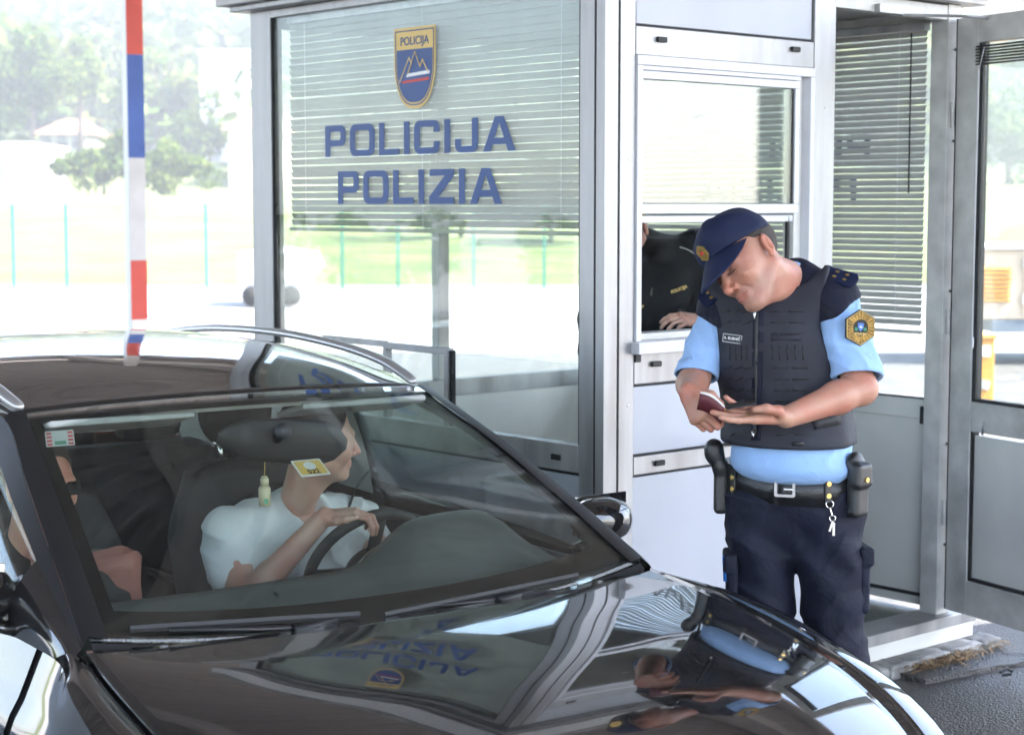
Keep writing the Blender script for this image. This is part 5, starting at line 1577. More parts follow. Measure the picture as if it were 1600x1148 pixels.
# ---- trousers
tf = Field((-.36, -.36, .03), (.34, .36, 1.12), .006)
tf.el(J(1238, 790, .02), (.184, .122, .13), .0, Rm=T.R)
tf.el(J(1238, 745, .02), (.172, .122, .10), .05, Rm=T.R)
tf.rc(J(1190, 800, .02), Rk, .097, .074, .02); tf.rc(J(1292, 800, -.03), Lk, .099, .074, .02)
tf.rc(Rk, Ra + np.array([0, 0, .02]), .078, .07, .03); tf.rc(Lk, La + np.array([0, 0, .02]), .078, .07, .03)

tf.half((0, 0, J(1238, 742)[2]), (0, 0, 1), .004)
def wr(X, Y, Z):
    return creases(X, Y, Z, .012, 22, (.25, .2, 1), (1, .4, .3)) + creases(X, Y, Z, .009, 34, (-.5, .2, .9), (1, -.6, .2), 2.0) + .003 * np.sin(31 * Z + 16 * X - 9 * Y + 2.6 * np.sin(9 * X + 6 * Z)) * (.5 + .5 * np.sin(6 * Z + 8 * X)) + .004 * np.sin(70 * Z - 30 * X + 2 * np.sin(11 * Z)) * np.clip((.75 - Z) * 3, 0, 1) + .007 * np.sin(48 * X + 36 * Z) * np.exp(-((Z - .82) / .09) ** 2) + .007 * np.sin(42 * Z + 30 * np.abs(X) - 12 * Y) * np.exp(-((Z - .52) / .12) ** 2)
tf.warp(wr)
trs = tf.build('trousers', M['navy'], officer)
# thigh pockets
for (px, py, dy, s) in ((1342, 905, -.04, 1), (1143, 915, .0, -1)):
    p = J(px, py, dy); pf = Field(p - .14, p + .14, .005)
    pf.box(p, (.016, .060, .085), .012, .0, Rm=Frame(p, (.10 * s, -1, 0), (0, 0, 1)).R)
    pf.box(p + np.array([.006 * s, 0, .072]), (.019, .064, .026), .008, .002, Rm=Frame(p, (.10 * s, -1, 0), (0, 0, 1)).R)
    pf.build('thigh_pocket', M['navy'], trs)
pen = MB(); pa = J(1131, 868, -.05); pen.tube([pa, pa + np.array([.004, .0, -.07])], .0045, 8); pen.build('pen', pmat('blue pen', (.02, .16, .6), .3), trs, True)
# shoes
sf = Field((-.36, -.42, -.01), (.34, .25, .16), .006)
for a in (La, Ra):
    d = np.array([-.30, -.95, 0]); sf.rc(a + np.array([0, 0, -.035]), a + d * .17 + np.array([0, 0, -.05]), .05, .038, .02); sf.rc(a + np.array([0, .02, -.035]), a + np.array([0, 0, .05]), .045, .045, .02)
sf.half((0, 0, .004), (0, 0, -1), .002)
sf.build('shoes', M['black_leather'], officer)

# ---- shirt (torso, sleeves)
def torso(f, g=0.0):
    f.el(J(1216, 520, .01), (.162 + g, .115 + g, .15 + g), .0, Rm=T.R)
    f.el(J(1222, 580, -.0), (.160 + g, .120 + g, .15 + g), .06, Rm=T.R)
    f.el(J(1232, 665, -.01), (.164 + g, .132 + g, .13 + g), .06, Rm=T.R)
    f.rc(J(1134, 472, .08), J(1296, 460, -.04), .056 + g, .060 + g, .05)
    f.rc(J(1225, 470, .01), neck, .085 + g, .066 + g * .5, .04)
    return f
def wr2(X, Y, Z):
    return creases(X, Y, Z, .006, 34, (-.55, 0, 1), (1, .3, .4), .7) + .004 * np.sin(55 * Z - 24 * X + 1.0 + 1.5 * np.sin(14 * X)) * np.exp(-((Z - 1.10) / .05) ** 2) * np.clip((X + .04) * 7, 0, 1)
sh = Field((-.42, -.40, .92), (.42, .40, 1.62), .006)
torso(sh)
sh.el(J(1240, 722, -.015), (.174, .136, .075), .05, Rm=T.R)
sh.half((0, 0, J(1238, 752)[2]), (0, 0, -1), .02)
sh.warp(wr2)
Lc, Ldir = J(1343, 590, -.15), Le - Ls
Rc, Rdir = J(1086, 588, -.005), Re - Rs
def sleeve(pts, rads, c, n, arm_a, arm_b, ra_, seed):
    P = np.array([p for p in pts]); f = Field(P.min(0) - .12, P.max(0) + .12, .0045)
    f.chain(pts, rads, .03)
    nn = np.array(n) / np.linalg.norm(n)
    ph = np.array([1.7, .6, 2.3]) * seed
    f.warp(lambda X, Y, Z: creases(X, Y, Z, .009, 40, (.8, .3, .55), (-.5, .2, 1), ph[0]) + creases(X, Y, Z, .006, 60, (.5, -.2, .9), (1, .2, -.4), ph[2]))
    f.half(c, nn, .003)
    f.rc(arm_a, arm_b, ra_, ra_, .003, 'sub')
    return f
sl = sleeve([Ls, J(1322, 530, -.10), J(1341, 588, -.145), J(1346, 612, -.16)], [.065, .063, .060, .058], Lc, Ldir + np.array([-.06, 0, -.02]), Lc - Ldir * .12, Le + Ldir * .2, .056, 1.0)
sr = sleeve([Rs, J(1106, 545, .04), J(1086, 592, -.01), J(1080, 612, -.02)], [.058, .056, .053, .052], Rc, Rdir + np.array([.05, 0, -.01]), Rc - Rdir * .10, Re + Rdir * .2, .050, 2.0)
def rl_(f): 
    V, Q = f.mesh(); return relax_mesh(V, Q), Q
shirt = mesh_from('shirt', *merged([rl_(sh), rl_(sl), rl_(sr)]), M['shirt_blue'], officer)
# dark yoke, collar and epaulettes of the shirt
yk = Field((-.42, -.40, 1.2), (.42, .40, 1.66), .006)
torso(yk, .007); yk.rc(Ls, J(1318, 510, -.09), .074, .075, .03); yk.rc(Rs, J(1112, 520, .05), .069, .067, .03)
yk.half(J(1305, 490, -.1), (.62, 0, -1), .003); yk.half(J(1112, 505, .05), (-.5, 0, -1), .003)
yk.el(J(1175, 440, -.1), (.06, .08, .10), .02, 'sub'); yk.warp(lambda X, Y, Z: .003 * np.sin(60 * X + 25 * Z))
yk.build('shirt_yoke', M['navy'], shirt)
col = []
for t, (r, dz, lean) in ((0, (.070, -.01, 0)), (.5, (.070, .045, .01)), (1, (.086, .022, .018))):
    ring = []
    for a in np.linspace(-2.65, 2.65, 33):
        n_ = T.d(math.sin(a), -math.cos(a), 0); p = neck + n_ * r + np.array([0, 0, dz - .030 * (abs(a) / 2.65) ** 2]); ring.append(p)
    col.append(ring)
cl = gmesh('collar', np.array(col), M['navy'], shirt); solidify(cl, .006, 0)
for (p0, p1, nm) in ((J(1282, 432, -.05), J(1338, 449, -.09), 1), (J(1144, 450, .04), J(1098, 478, .04), 2)):
    d = p1 - p0; nrm = np.array([d[2] * -.2, -.62, .9]); nrm -= d * (nrm @ d) / (d @ d); nrm /= np.linalg.norm(nrm); L_ = np.linalg.norm(d)
    lp = [(0, -.026), (L_ * .9, -.032), (L_, -.010), (L_, .012), (L_ * .9, .030), (0, .026)]
    Mx = frame_matrix(Vector(p0 + nrm * .018), d, np.cross(nrm, d))
    ep = place('epaulette', shape2d([lp], .007), Mx, M['navy_cap'], shirt)
    for sx_, sy_ in ((.40, -.011), (.40, .012), (.68, -.011), (.68, .012)):
        st5 = [((.0065 if k % 2 == 0 else .0028) * math.cos(k * PI / 6), (.0065 if k % 2 == 0 else .0028) * math.sin(k * PI / 6)) for k in range(12)]
        M2 = Mx @ Matrix.Translation((L_ * sx_, sy_, .0045)); place('star', shape2d([st5], .002), M2, M['gold'], ep)
# sleeve patch
pn = np.array([.30, -.95, .08]); pc = field_hit(sl, J(1341, 512, -.5), np.array(ray(1341, 512)) / ray(1341, 512).length)
M['patch_gold'] = pmat('embroidered gold', (.42, .24, .05), .7, 0, .45, 55, .3, 300)
pt = on_surface([hexloop(.049, 6, R_(-4), 1.0)], .004, pc, pn, (.05, 0, 1), 'gasket', 'sleeve_patch', shirt, .009)
on_surface([hexloop(.046, 6, R_(-4)), hexloop(.0445, 6, R_(-4))], .002, pc, pn, (.05, 0, 1), 'gold_vinyl', 'patch_border', pt, .0125)
for k in range(24):
    a0, a1 = 2 * PI * k / 24, 2 * PI * (k + .78) / 24
    def rad(a): 
        m = (a - R_(-4)) % (PI / 3) - PI / 6; return .0425 * math.cos(PI / 6) / math.cos(m)
    on_surface([[(.022 * math.sin(a0), .022 * math.cos(a0)), (rad(a0) * math.sin(a0), rad(a0) * math.cos(a0)), (rad(a1) * math.sin(a1), rad(a1) * math.cos(a1)), (.022 * math.sin(a1), .022 * math.cos(a1))]], .002, pc, pn, (.05, 0, 1), 'patch_gold', 'patch_ray', pt, .0125)
M['patch_blue'] = pmat('patch blue', (.10, .20, .55), .7); M['patch_green'] = pmat('patch green', (.05, .22, .12), .7)
on_surface([[(-.008, .012), (.008, .012), (.008, .0), (0, -.010), (-.008, 0)]], .002, pc, pn, (.05, 0, 1), 'patch_blue', 'patch_shield', pt, .013)
on_surface([[(-.005, .0), (-.001, .005), (.005, .0)]], .002, pc, pn, (.05, 0, 1), 'white_vinyl', 'patch_peak', pt, .015)
for s in (-1, 1): on_surface([arc(s * .013, -.004, .005, 0, 2 * PI, 10)[:-1]], .002, pc, pn, (.05, 0, 1), 'patch_green', 'patch_leaf', pt, .013)
nv = Vector(pn).normalized(); Mx = frame_matrix(Vector(pc) + nv * .0145, Vector((.05, 0, 1)).cross(nv), (.05, 0, 1))
me = text_mesh('POLICIJA', .0085, .001, bold=.0002); me.transform(Matrix.Translation((0, -.0165, 0))); place('patch_word', me, Mx.copy(), M['gold_vinyl'], pt)

# ---- protective vest
vf = Field((-.36, -.36, 1.0), (.34, .34, 1.60), .005)
torso(vf, .020)
vf.el(J(1234, 690, -.025), (.180, .146, .075), .04, Rm=T.R)
vf.half(J(1230, 690), (0, 0, -1), .006)                        # hem
vf.half(J(1302, 540, -.14), T.d(1, .0, .16), .012)   # arm holes
vf.el(J(1324, 500, -.07), (.06, .16, .085), .012, 'sub', Rm=T.R); vf.el(J(1098, 510, .05), (.035, .12, .075), .012, 'sub', Rm=T.R)
vf.el(J(1180, 425, -.12), (.075, .10, .085), .015, 'sub', Rm=T.R); vf.rc(neck + np.array([.0, .0, -.06]), neck + np.array([-.02, -.02, .2]), .080, .11, .01, 'sub')
vest = vf.build('vest', M['vest'], officer)
# surface finder on the vest: march from the viewer side along +y
def vsurf(px, py, dirn=None):
    o = at_depth(px, py, OY - .45); o = np.array((o.x, o.y, o.z)) - OO; d = ray(px, py); d = np.array((d.x, d.y, d.z)); d /= np.linalg.norm(d)
    def val(p):
        q = (p - vf.lo) / vf.h; i = q.astype(int)
        if (i < 1).any() or (i >= vf.n - 2).any(): return .1
        return float(vf.F[tuple(i)])
    t = 0
    for _ in range(160):
        v = val(o + d * t)
        if v < .0015: break
        t += max(.001, min(v * .8, .02))
    p = o + d * t; e = .008
    g = np.array([val(p + np.eye(3)[k] * e) - val(p - np.eye(3)[k] * e) for k in range(3)]); nn = np.linalg.norm(g)
    return p, (g / nn if nn > 1e-6 else -d)
def vstrip(pts, w, mat, name, parent, lift=.003, th=.004):
    A = [vsurf(*p) for p in pts]; rowsA = []; 
    for k, (p, n) in enumerate(A):
        t = A[min(k + 1, len(A) - 1)][0] - A[max(k - 1, 0)][0]; s = np.cross(n, t); s /= max(np.linalg.norm(s), 1e-6)
        rowsA.append([p + s * w / 2 + n * lift, p - s * w / 2 + n * lift])
    o = gmesh(name, np.array(rowsA), M[mat], parent, flip=True); o.parent = parent; solidify(o, th, 0); return o
def lin(a, b, n): return [(a[0] + (b[0] - a[0]) * i / (n - 1), a[1] + (b[1] - a[1]) * i / (n - 1)) for i in range(n)]
vstrip(lin((1186, 478), (1182, 688), 22), .030, 'navy', 'zip_flap', vest, .002)
vstrip(lin((1184, 478), (1181, 680), 22), .008, 'black_plastic', 'zip', vest, .006)
vstrip(lin((1183, 481), (1181, 500), 3), .006, 'steel', 'zip_pull', vest, .010)
vstrip(lin((1179, 672), (1179, 683), 3), .007, 'steel', 'zip_pull', vest, .008)
for row in range(12):
    y = 487 + row * 17.5
    if 500 < y < 530: pass
    for x0, x1 in ((1131, 1141), (1145, 1157), (1161, 1173)):
        if not (520 < y < 570):
            vstrip(lin((x0 + row * .8, y + 2), (x1 + row * .8, y - 2), 3), .0040, 'gasket', 'slot', vest, .0040, .0014)
    for x0, x1 in ((1204, 1226), (1232, 1256)):
        if not (524 < y < 568):
            vstrip(lin((x0 + row * .9, y), (x1 + row * 1.2, y), 3), .0040, 'gasket', 'slot', vest, .0040, .0014)
for k in range(5):
    vstrip(lin((1132 + k * 9, 540), (1133 + k * 9, 562), 3), .0032, 'gasket', 'slot', vest, .0040, .0014)
    vstrip(lin((1206 + k * 12, 540), (1207 + k * 12, 562), 3), .0032, 'gasket', 'slot', vest, .0040, .0014)
p, n_ = vsurf(1146, 529); n_ = n_ * .6 + np.array([0, -1, 0]) * .4
tagp = on_surface([rrect(-.027, -.0095, .027, .0095, .002, 2)], .003, p, n_, (.10, 0, 1), 'gasket', 'name_tag', vest, .006)
nv = Vector(n_).normalized(); Mx = frame_matrix(Vector(p) + nv * .0083, Vector((.10, 0, 1)).cross(nv), (.10, 0, 1))
place('name_text', text_mesh('A. BUBNIČ', .0105, .0006, bold=.0001), Mx, M['white_vinyl'], tagp)
on_surface([rrect(-.029, -.0115, .029, .0115, .002, 2), rrect(-.027, -.0095, .027, .0095, .002, 2)], .003, p, n_, (.10, 0, 1), 'alu', 'tag_rim', tagp, .006)
vstrip(lin((1205, 527), (1252, 527), 4), .020, 'vest', 'hook_panel', vest, .002)
vstrip(lin((1270, 660), (1312, 652), 6), .040, 'nail', 'side_strap', vest, .004)
vstrip(lin((1238, 693), (1256, 693), 3), .012, 'black_plastic', 'hem_clip', vest, .004)
vstrip(lin((1140, 690), (1148, 700), 3), .016, 'black_plastic', 'hem_clip', vest, .004)

# ---- belt and gear
bt = []
for z, r in ((J(0, 728)[2], 0), (J(0, 772)[2], 0)):
    bt.append([np.array([hipc[0], hipc[1], z]) + T.d(.184 * math.sin(a), .130 * math.cos(a), -.010 * math.sin(a * 1) + (.0 if math.cos(a) < .2 else -.012 * math.cos(a))) for a in np.linspace(0, 2 * PI, 49)])
be = gmesh('belt', np.array(bt), M['black_leather'], officer, flip=True); be.parent = officer; solidify(be, .006, 1)
def beltp(a, z=750, out=.006): return np.array([hipc[0], hipc[1], J(0, z)[2]]) + T.d((.184 + out) * math.sin(a), (.130 + out) * math.cos(a), 0)
def gear(fn, a, z, name, mat, out=.02, parent=None):
    p = beltp(a, z, out); fr = Frame(p, T.d(math.sin(a), math.cos(a), 0), (0, 0, 1)); f = Field(p - .18, p + .18, .004); fn(f, fr); o = f.build(name, M[mat], parent or be); return fr, o
bk_c = beltp(.10, 752, .008); fr = Frame(bk_c, T.d(.1, 1, 0), (0, 0, 1))
on_surface([rrect(-.028, -.024, .028, .024, .006), rrect(-.021, -.017, .021, .017, .004)], .006, bk_c, fr.F, (0, 0, 1), 'canopy_steel', 'buckle', be, .004)
on_surface([rrect(-.002, -.004, .026, .0, .001, 2)], .004, bk_c, fr.F, (0, 0, 1), 'steel', 'buckle_pin', be, .007)
# handcuff pouch on his left hip
def pouch(f, q):
    f.box(q(0, .012, -.028), (.030, .020, .068), .014, .0, Rm=q.R); f.box(q(0, .020, .018), (.033, .020, .034), .012, .004, Rm=q.R); f.el(q(.0, .0, .05), (.034, .02, .03), .01, Rm=q.R)
fr, o = gear(pouch, 1.18, 742, 'belt_pouch', 'black_leather', .018)
on_surface([arc(0, 0, .007, 0, 2 * PI, 12)[:-1]], .004, fr(.0, .040, .008), fr.F, (0, 0, 1), 'gold', 'snap', o, .002)
# loops with brass studs, keys
for a in (.72, -.78):
    q = beltp(a, 752, .010); fr = Frame(q, T.d(math.sin(a), math.cos(a), 0), (0, 0, 1))
    lo_ = on_surface([rrect(-.009, -.036, .009, .036, .003, 2)], .004, q, fr.F, (0, 0, 1), 'black_leather', 'belt_loop', be, .002)
    for z in (-.018, .014): on_surface([arc(0, z, .0068, 0, 2 * PI, 12)[:-1]], .004, q, fr.F, (0, 0, 1), 'gold', 'stud', lo_, .006)
    if a > 0:
        kb = MB(); c = q + fr.F * .012 + np.array([0, 0, -.040])
        kb.tube([c + np.array([.010 * math.cos(t), 0, .010 * math.sin(t)]) for t in np.linspace(0, 2 * PI, 13)], .0018, 6, cap=False)
        kb.tube([c + np.array([0, 0, -.010]), c + np.array([.006, 0, -.03])], .003, 6)
        kb.tube([c + np.array([.008 + .008 * math.cos(t), 0, -.038 + .008 * math.sin(t)]) for t in np.linspace(0, 2 * PI, 13)], .0018, 6, cap=False)
        kb.box(c + np.array([.011, -.002, -.066]), (.007, .002, .036)); kb.box(c + np.array([.004, -.003, -.058]), (.006, .002, .03), Matrix.Rotation(.3, 3, 'Y'))
        kb.build('keys', M['steel'], be)
# holster on his right hip
def holster(f, q):
    f.box(q(-.008, .012, -.035), (.024, .020, .075), .012, .0, Rm=q.R); f.rc(q(0, .018, .02), q(.0, .032, .075), .020, .024, .012); f.el(q(0, .034, .062), (.024, .026, .034), .01, Rm=q.R)
fr, o = gear(holster, -1.18, 745, 'holster', 'black_leather', .006)
hg = MB(); hg.box(fr(-.02, .04, .055), (.008, .008, .02)); hg.box(fr(-.02, .035, .03), (.008, .008, .012)); hg.build('pistol_detail', M['steel'], o)

# ---- the passport he holds (a thing of its own) and a dark card in the palm
M['passport'] = pmat('burgundy cover', (.11, .018, .024), .55, 0, .15, 30, .1, 200); M['paper'] = pmat('paper', (.75, .72, .66), .8)
ps = empty('passport', tuple(OO), 0, 'burgundy passport held open in both hands of the officer', 'passport')
a0_, a1_ = J(1092, 618, -.335), J(1130, 641, -.35)
def leafm(off, nm, mat, th, bow):
    G = []
    for s in np.linspace(0, 1, 8):
        c = a0_ * (1 - s) + a1_ * s + np.array([0, 0, bow * math.sin(PI * s)]) + off
        G.append([c + np.array([-.004, .012, -.036]), c + np.array([0, .0, -.010]), c + np.array([.002, -.006, .006])])
    o = gmesh(nm, np.array(G), M[mat], ps); o.parent = ps; solidify(o, th, 0); return o
leafm(np.array([0, 0, 0]), 'cover', 'passport', .002, .008); leafm(np.array([.002, .006, .004]), 'pages', 'paper', .003, .010)
G = []
b0_, b1_ = J(1134, 641, -.365), J(1180, 633, -.34)
for s in np.linspace(0, 1, 6):
    c = b0_ * (1 - s) + b1_ * s; G.append([c + np.array([0, -.03, .006]), c + np.array([0, .05, .008])])
o = gmesh('back_cover', np.array(G), M['gasket'], ps); o.parent = ps; solidify(o, .003, 0)
# wedding ring
rg_c = Lf(.010 * -1 * 1.06, .105 * 1.06, .004)
MB().tube([rg_c + (Lf.S * math.cos(t) + Lf.U * math.sin(t)) * .0112 for t in np.linspace(0, 2 * PI, 15)], .0014, 5, cap=False).build('ring', M['gold'], officer, True)
# ================================================================== driver, passenger, second officer
CRZ = math.atan2(CF.y, CF.x)
def dl(u, v, z): return np.array((u, v, z), float)
# ---- driver: leaning forward, looking out of his side window towards the booth (car axes)
driver = empty('person', tuple(CB), CRZ, 'driver in white T-shirt with seat belt and a hand on the wheel', 'person')
cam_l = np.array(((Vector((0, 0, CAM_H)) - CB).dot(CF), (Vector((0, 0, CAM_H)) - CB).dot(CA), CAM_H))
DH = Frame(dl(-1.02, .345, 1.275), (.18, .97, -.06), (.14, .04, 1))
dneck = dl(-1.17, .345, 1.05)
hd = head_mesh(DH, dneck, .003, eyes_closed=False)
Dls, Drs = dl(-1.19, .55, .985), dl(-1.17, .13, .985)
Dre, Drw = dl(-1.00, .08, .82), dl(-.86, .27, 1.075)
DRf = Frame(Drw, dl(.20, .22, .04), dl(.1, -.1, 1))
DRp = hand_prims(DRf, [(.35, .9, .5), (.40, .95, .5), (.45, 1.0, .5), (.5, 1.0, .5)], [(.040, .045, -.006), (.056, .075, .0), (.060, .102, .004)], right=False, scale=1.0)
dra = arm_mesh(Dre, Drw, DRp, .042, .040, .027, Drs, .05, .003)
Dle, Dlw = dl(-.93, .62, .78), dl(-.78, .53, .93)
DLf = Frame(Dlw, dl(.2, -.05, .1), dl(-.3, .6, .6)); DLp = hand_prims(DLf, [(.5, 1.1, .6)] * 4, [(.04, .045, -.02), (.045, .07, -.04), (.03, .085, -.05)], right=False)
dla = arm_mesh(Dle, Dlw, DLp, .042, .04, .027, Dls, .05, .004)
dc = Field((-1.6, -.1, .45), (-.4, .8, 1.2), .012); dc.rc(dl(-1.2, .34, .95), dl(-1.28, .36, .62), .12, .13, .05)
for v in (.26, .46): dc.rc(dl(-1.2, v, .6), dl(-.75, v, .62), .085, .07, .03)
face_tones(mesh_from('body', *merged([hd, dra, dla, dc.mesh()]), M['skin_pale'], driver), DH, len(hd[0]), .4)
ts = Field((-1.55, -.12, .50), (-.7, .82, 1.14), .006)
ts.el(dl(-1.20, .34, .92), (.145, .20, .17), .0); ts.el(dl(-1.23, .35, .78), (.14, .19, .19), .08); ts.rc(Drs, Dls, .072, .072, .09); ts.rc(dl(-1.19, .34, 1.0), dneck, .085, .068, .04)
ts.rc(Drs, dl(-1.11, .095, .885), .070, .066, .07); ts.rc(Dls, dl(-1.13, .60, .88), .064, .064, .03)
ts.el(dl(-1.09, .345, 1.085), (.085, .070, .075), .015, 'sub')
ts.warp(lambda X, Y, Z: creases(X, Y, Z, .012, 26, (.2, .8, .6), (.5, -.6, 1)) + creases(X, Y, Z, .008, 40, (0, -.5, 1), (.3, 1, .2), 1.0) + .003 * np.sin(45 * Y + 20 * Z + 2 * np.sin(20 * Z) + 12 * X) + .005 * np.sin(58 * Z - 42 * Y + 20 * X + 2 * np.sin(15 * Y)))
ts.build('t_shirt', M['tee'], driver)
hr = Field(DH.o - .16, DH.o + .17, .004); hr.el(DH(0, -.024, .045), (.086, .106, .092), 0, Rm=DH.R); hr.half(DH(0, .055, .06), DH.d(0, 1, -.55), .01); hr.half(DH(0, -.03, -.03), DH.d(0, .35, -1), .01)
hr.el(DH(0, .08, -.01), (.085, .075, .06), .01, 'sub', Rm=DH.R); hr.build('hair', M['hair_dark'], driver)
G = []
for s_ in np.linspace(0, 1, 22):
    v, z = .50 + (.13 - .50) * s_, 1.055 + (.70 - 1.055) * s_
    row = []
    for dv, dz in ((-.017, -.017), (.017, .017)):
        p = field_hit(ts, dl(-.72, v + dv, z + dz), dl(-1, 0, 0)); row.append(p + dl(.007, 0, 0))
    G.append(row)
G.insert(0, [dl(-1.24, .60, 1.10), dl(-1.24, .64, 1.13)])
G = np.array(G); G[1:-1] = .25 * G[:-2] + .5 * G[1:-1] + .25 * G[2:]
sb = gmesh('seat_belt', G, M['nail'], driver); sb.parent = driver; solidify(sb, .003, 0)
# ---- passenger glimpsed behind the screen pillar
pas = empty('person', tuple(CB), CRZ, 'passenger with dark sunglasses half hidden behind the windscreen pillar', 'person')
PH = Frame(dl(-1.0, -.505, 1.22), (.97, .2, -.05), (0, 0, 1)); pn_ = dl(-1.10, -.52, 1.0)
pc_ = Field((-1.6, -.75, .45), (-.6, -.1, 1.1), .012); pc_.rc(dl(-1.16, -.46, .90), dl(-1.24, -.42, .6), .09, .10, .05)
for v in (-.5, -.3): pc_.rc(dl(-1.2, v, .6), dl(-.75, v, .62), .08, .07, .03)
mesh_from('body', *merged([head_mesh(PH, pn_, .0035), pc_.mesh()]), M['skin'], pas)
pj = Field((-1.6, -.8, .5), (-.85, -.05, 1.1), .009); pj.el(dl(-1.17, -.47, .85), (.14, .18, .2), 0); pj.rc(dl(-1.12, -.64, .93), dl(-1.12, -.30, .93), .07, .07, .05); pj.rc(dl(-1.12, -.65, .93), dl(-.98, -.67, .72), .06, .05, .03); pj.rc(dl(-1.12, -.29, .93), dl(-.98, -.24, .72), .06, .05, .03); pj.rc(dl(-1.13, -.5, .98), pn_ + dl(0, 0, .03), .09, .07, .04)
pj.build('jacket', M['jacket'], pas)
ph = Field(PH.o - .16, PH.o + .17, .005); ph.el(PH(0, -.022, .042), (.085, .105, .092), 0, Rm=PH.R); ph.half(PH(0, .05, .05), PH.d(0, 1, -.5), .01); ph.half(PH(0, 0, -.05), PH.d(0, .3, -1), .01); ph.el(PH(0, .08, -.01), (.085, .075, .06), .01, 'sub', Rm=PH.R); ph.build('hair', M['hair_dark'], pas)
for s in (-1, 1):
    V = PH(s * .033, .098, .0)
    place('sunglass_lens', shape2d([rrect(-.026, -.019, .026, .017, .010)], .003), frame_matrix(Vector(V), Vector(PH.S) , Vector(PH.U)), M['frit'], pas)
# bag on the passenger side
M['bag_pink'] = pmat('pink carrier bag', (.26, .10, .075), .6, 0, .12, 10, .3, 30)
bag = empty('carrier_bag', tuple(CB), CRZ, 'pinkish carrier bag with a dark shoe print on the passenger side of the dashboard', 'bag')
G = []
BGc = dl(-.80, -.46, .93)
for t in np.linspace(0, 1, 8):
    G.append([BGc + dl(.05 * math.cos(a) + .01 * math.sin(5 * a + 6 * t), .145 * math.copysign(abs(math.sin(a)) ** .5, math.sin(a)), -.16 + .28 * t + .012 * math.sin(3 * a) * t) for a in np.linspace(0, 2 * PI, 29)])
gb = gmesh('bag_body', np.array(G), M['bag_pink'], bag); gb.parent = bag; solidify(gb, .002, 0)
shoe = [(-.07, -.03), (-.02, -.045), (.05, -.05), (.07, -.04), (.065, -.02), (.03, .0), (.01, .03), (-.01, .045), (-.03, .035), (-.04, .015), (-.055, .04), (-.075, .045), (-.08, .0)]
place('shoe_print', shape2d([shoe], .002), frame_matrix(Vector(BGc + dl(.068, .02, .05)), (0, 1, 0), (-.05, 0, 1)), M['gasket'], bag)
# air freshener hanging from the mirror
af = empty('air_freshener', tuple(cw(-.72, .01, 1.20)), 0, 'small cream scent bottle hanging on a cord from the inside mirror', 'air freshener')
M['cream'] = pmat('cream glass', (.55, .50, .33), .35)
MB().lathe([(.006, -.052), (.016, -.050), (.0165, -.005), (.012, .004)], (0, 0, 0), None, 18).build('bottle', M['cream'], af, True)
MB().lathe([(.011, .0045), (.012, .02), (.007, .03)], (0, 0, 0), None, 18).build('cap', M['cream'], af, True)
MB().tube([(0, 0, .03), (.002, 0, .075), (0, .0, .10)], .0015, 5).build('cord', M['sticker_y'], af)
lf_ = [(0.006 * math.cos(t), .008 * math.sin(t)) for t in np.linspace(0, 2 * PI, 12)[:-1]]
place('leaf_mark', shape2d([lf_], .001), frame_matrix(Vector((.006, -.0165, -.036)), (1, 0.3, 0), (0, 0, 1)), M['sticker_g'], af)

# ---- second officer inside the booth at the service window
SP = at_depth(1040, 470, 7.0)
SO = np.array((SP.x, SP.y, .336))
off2 = empty('person', tuple(SO), 0, 'police officer in black jacket standing inside the booth at the open service window', 'person')
def K(px, py, Y): 
    p = at_depth(px, py - 15, Y); return np.array((p.x, p.y, p.z)) - SO
SY = 7.0
H2 = Frame(K(975, 372, SY), (-.35, -.75, -.45), (-.3, -.35, .9)); n2_ = K(1000, 420, SY + .05)
hw = K(1098, 515, SY - .28); hfm = Frame(hw, K(1045, 511, SY - .34) - hw, (.05, -.55, .85))
hp2 = hand_prims(hfm, [(.25, .5, .3), (.35, .6, .3), (.45, .7, .4), (.6, .8, .4)], [(.035, .05, -.025), (.036, .078, -.035), (.028, .10, -.038)], right=False, scale=.95)
e2 = K(1150, 545, SY - .10)
a2 = arm_mesh(e2, hw, hp2, .045, .042, .028, K(1100, 420, SY + .06), .055, .0035)
c2 = Field((-.5, -.5, 0), (.6, .5, 1.6), .014); c2.rc(K(1030, 470, SY + .05), K(1030, 640, SY + .08), .14, .14, .05)
for dx in (-.1, .1): c2.rc(K(1030, 640, SY + .08) + np.array([dx, 0, 0]), np.array([dx, .1, .06]), .09, .055, .03)
mesh_from('body', *merged([head_mesh(H2, n2_, .004), a2, c2.mesh()]), M['skin_pale'], off2)
j2 = Field((-.45, -.55, .55), (.55, .45, 1.75), .007)
j2.el(K(1020, 480, SY + .05), (.215, .16, .22), 0); j2.el(K(1025, 590, SY + .05), (.21, .17, .26), .06)
j2.rc(K(945, 425, SY + .05), K(1085, 412, SY + .08), .085, .088, .06)
j2.rc(K(1085, 412, SY + .08), e2, .088, .072, .03); j2.rc(e2, hw + (e2 - hw) * .18, .070, .045, .03); j2.rc(K(945, 425, SY + .05), K(930, 560, SY - .1), .085, .07, .03)
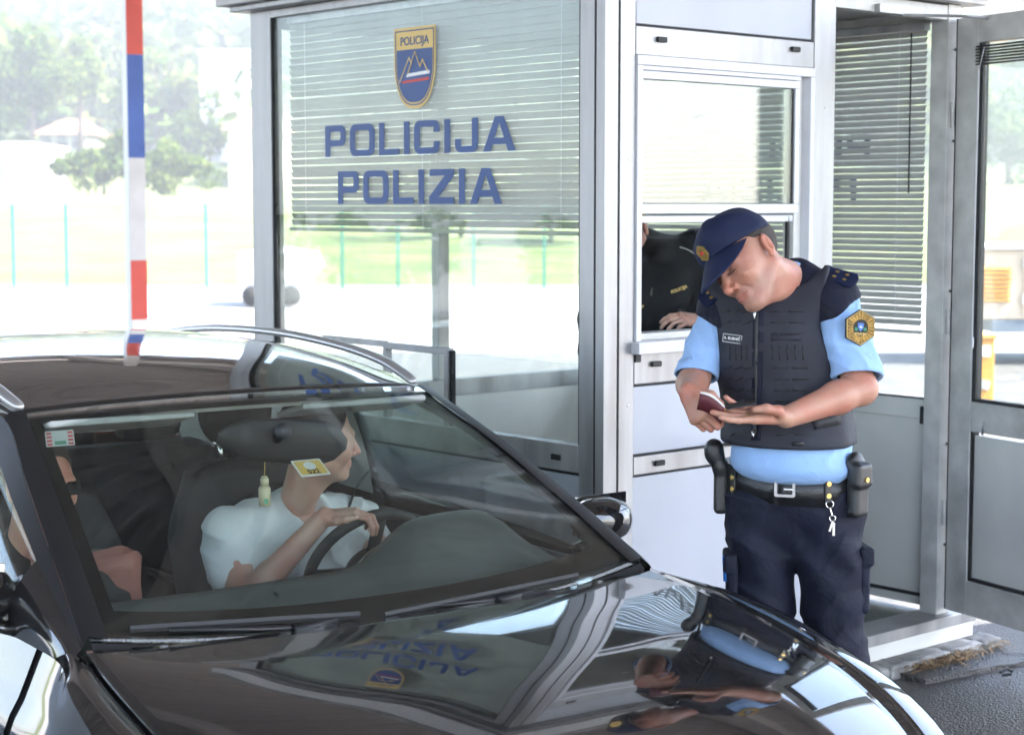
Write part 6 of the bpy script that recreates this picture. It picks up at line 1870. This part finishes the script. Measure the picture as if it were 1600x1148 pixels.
# hood rolled behind the neck, high collar
for a in np.linspace(-2.4, 2.4, 9):
    p = n2_ + np.array([.10 * math.sin(a), .085 * math.cos(a) * 1.0, .035 + .03 * math.cos(a)]); j2.el(p, (.05, .05, .055), .03)
j2.warp(lambda X, Y, Z: .006 * np.sin(30 * X + 22 * Z + 2 * np.sin(12 * Z)) + .004 * np.sin(55 * Z - 25 * X))
jk = j2.build('jacket', M['jacket'], off2)
jt = Field((-.4, -.35, .02), (.4, .4, .8), .012)
for dx in (-.1, .1): jt.rc(K(1030, 640, SY + .08) + np.array([dx, 0, 0]), np.array([dx, .1, .09]), .12, .075, .03)
jt.build('trousers', M['navy'], off2)
h2 = Field(H2.o - .17, H2.o + .17, .005); h2.el(H2(0, -.022, .042), (.087, .107, .095), 0, Rm=H2.R); h2.half(H2(0, .05, .05), H2.d(0, 1, -.5), .01); h2.half(H2(0, 0, -.06), H2.d(0, .3, -1), .01); h2.el(H2(0, .08, -.01), (.085, .075, .06), .01, 'sub', Rm=H2.R)
h2.build('hair', M['hair_blond'], off2)
def jsurf(px, py):
    o = K(px, py + 15, SY - .6); d = np.array(ray(px, py)); d /= np.linalg.norm(d); return field_hit(j2, o, d)
def jtext(txt, px, py, size, rot, nm='chest_word'):
    p = jsurf(px, py); Mx = frame_matrix(Vector(p) + Vector((0, -.006, 0)), (math.cos(rot), .15, math.sin(rot)), (-math.sin(rot), -.1, math.cos(rot)))
    place(nm, text_mesh(txt, size, .002, bold=.0006), Mx, M['gold_vinyl'], jk)
jtext('POLICIJA', 1061, 452, .017, .36); jtext('POLICIJA', 1000, 480, .013, .25)
pts = [jsurf(x, y) + np.array([0, -.003, 0]) for x, y in ((1062, 386), (1072, 389), (1080, 393), (1087, 398))]
MB().tube(pts, .0022, 5).build('piping', M['sticker_w'], jk)
pz = [jsurf(x, y) + np.array([0, -.004, 0]) for x, y in ((1018, 449), (1017, 462))]
MB().tube(pz, .0045, 6).build('zip_pull', M['steel'], jk)
wt = MB(); wd_ = (e2 - hw) / np.linalg.norm(e2 - hw); u_ = np.cross(wd_, (0, 0, 1)); u_ /= np.linalg.norm(u_); v_ = np.cross(wd_, u_)
for k in range(4): wt.tube([hw + wd_ * (.012 + k * .006) + (u_ * math.cos(t) + v_ * math.sin(t)) * .031 for t in np.linspace(0, 2 * PI, 17)], .0035, 6, cap=False)
wt.build('watch', M['steel'], off2, True)
# ================================================================== summer haze in the air
hm_ = bpy.data.materials.new('haze'); hm_.use_nodes = True
HN = hm_.node_tree; HN.nodes.clear()
ho = HN.nodes.new('ShaderNodeOutputMaterial'); hv = HN.nodes.new('ShaderNodeVolumePrincipled')
hv.inputs['Color'].default_value = (.96, .97, 1.0, 1); hv.inputs['Density'].default_value = .0026; hv.inputs['Anisotropy'].default_value = .25
HN.links.new(hv.outputs[0], ho.inputs['Volume'])
hz = box_obj('haze', -425, 425, -150, 432, -1.2, 62, hm_, None, 0)
tag(hz, 'pale summer haze', kind='stuff')
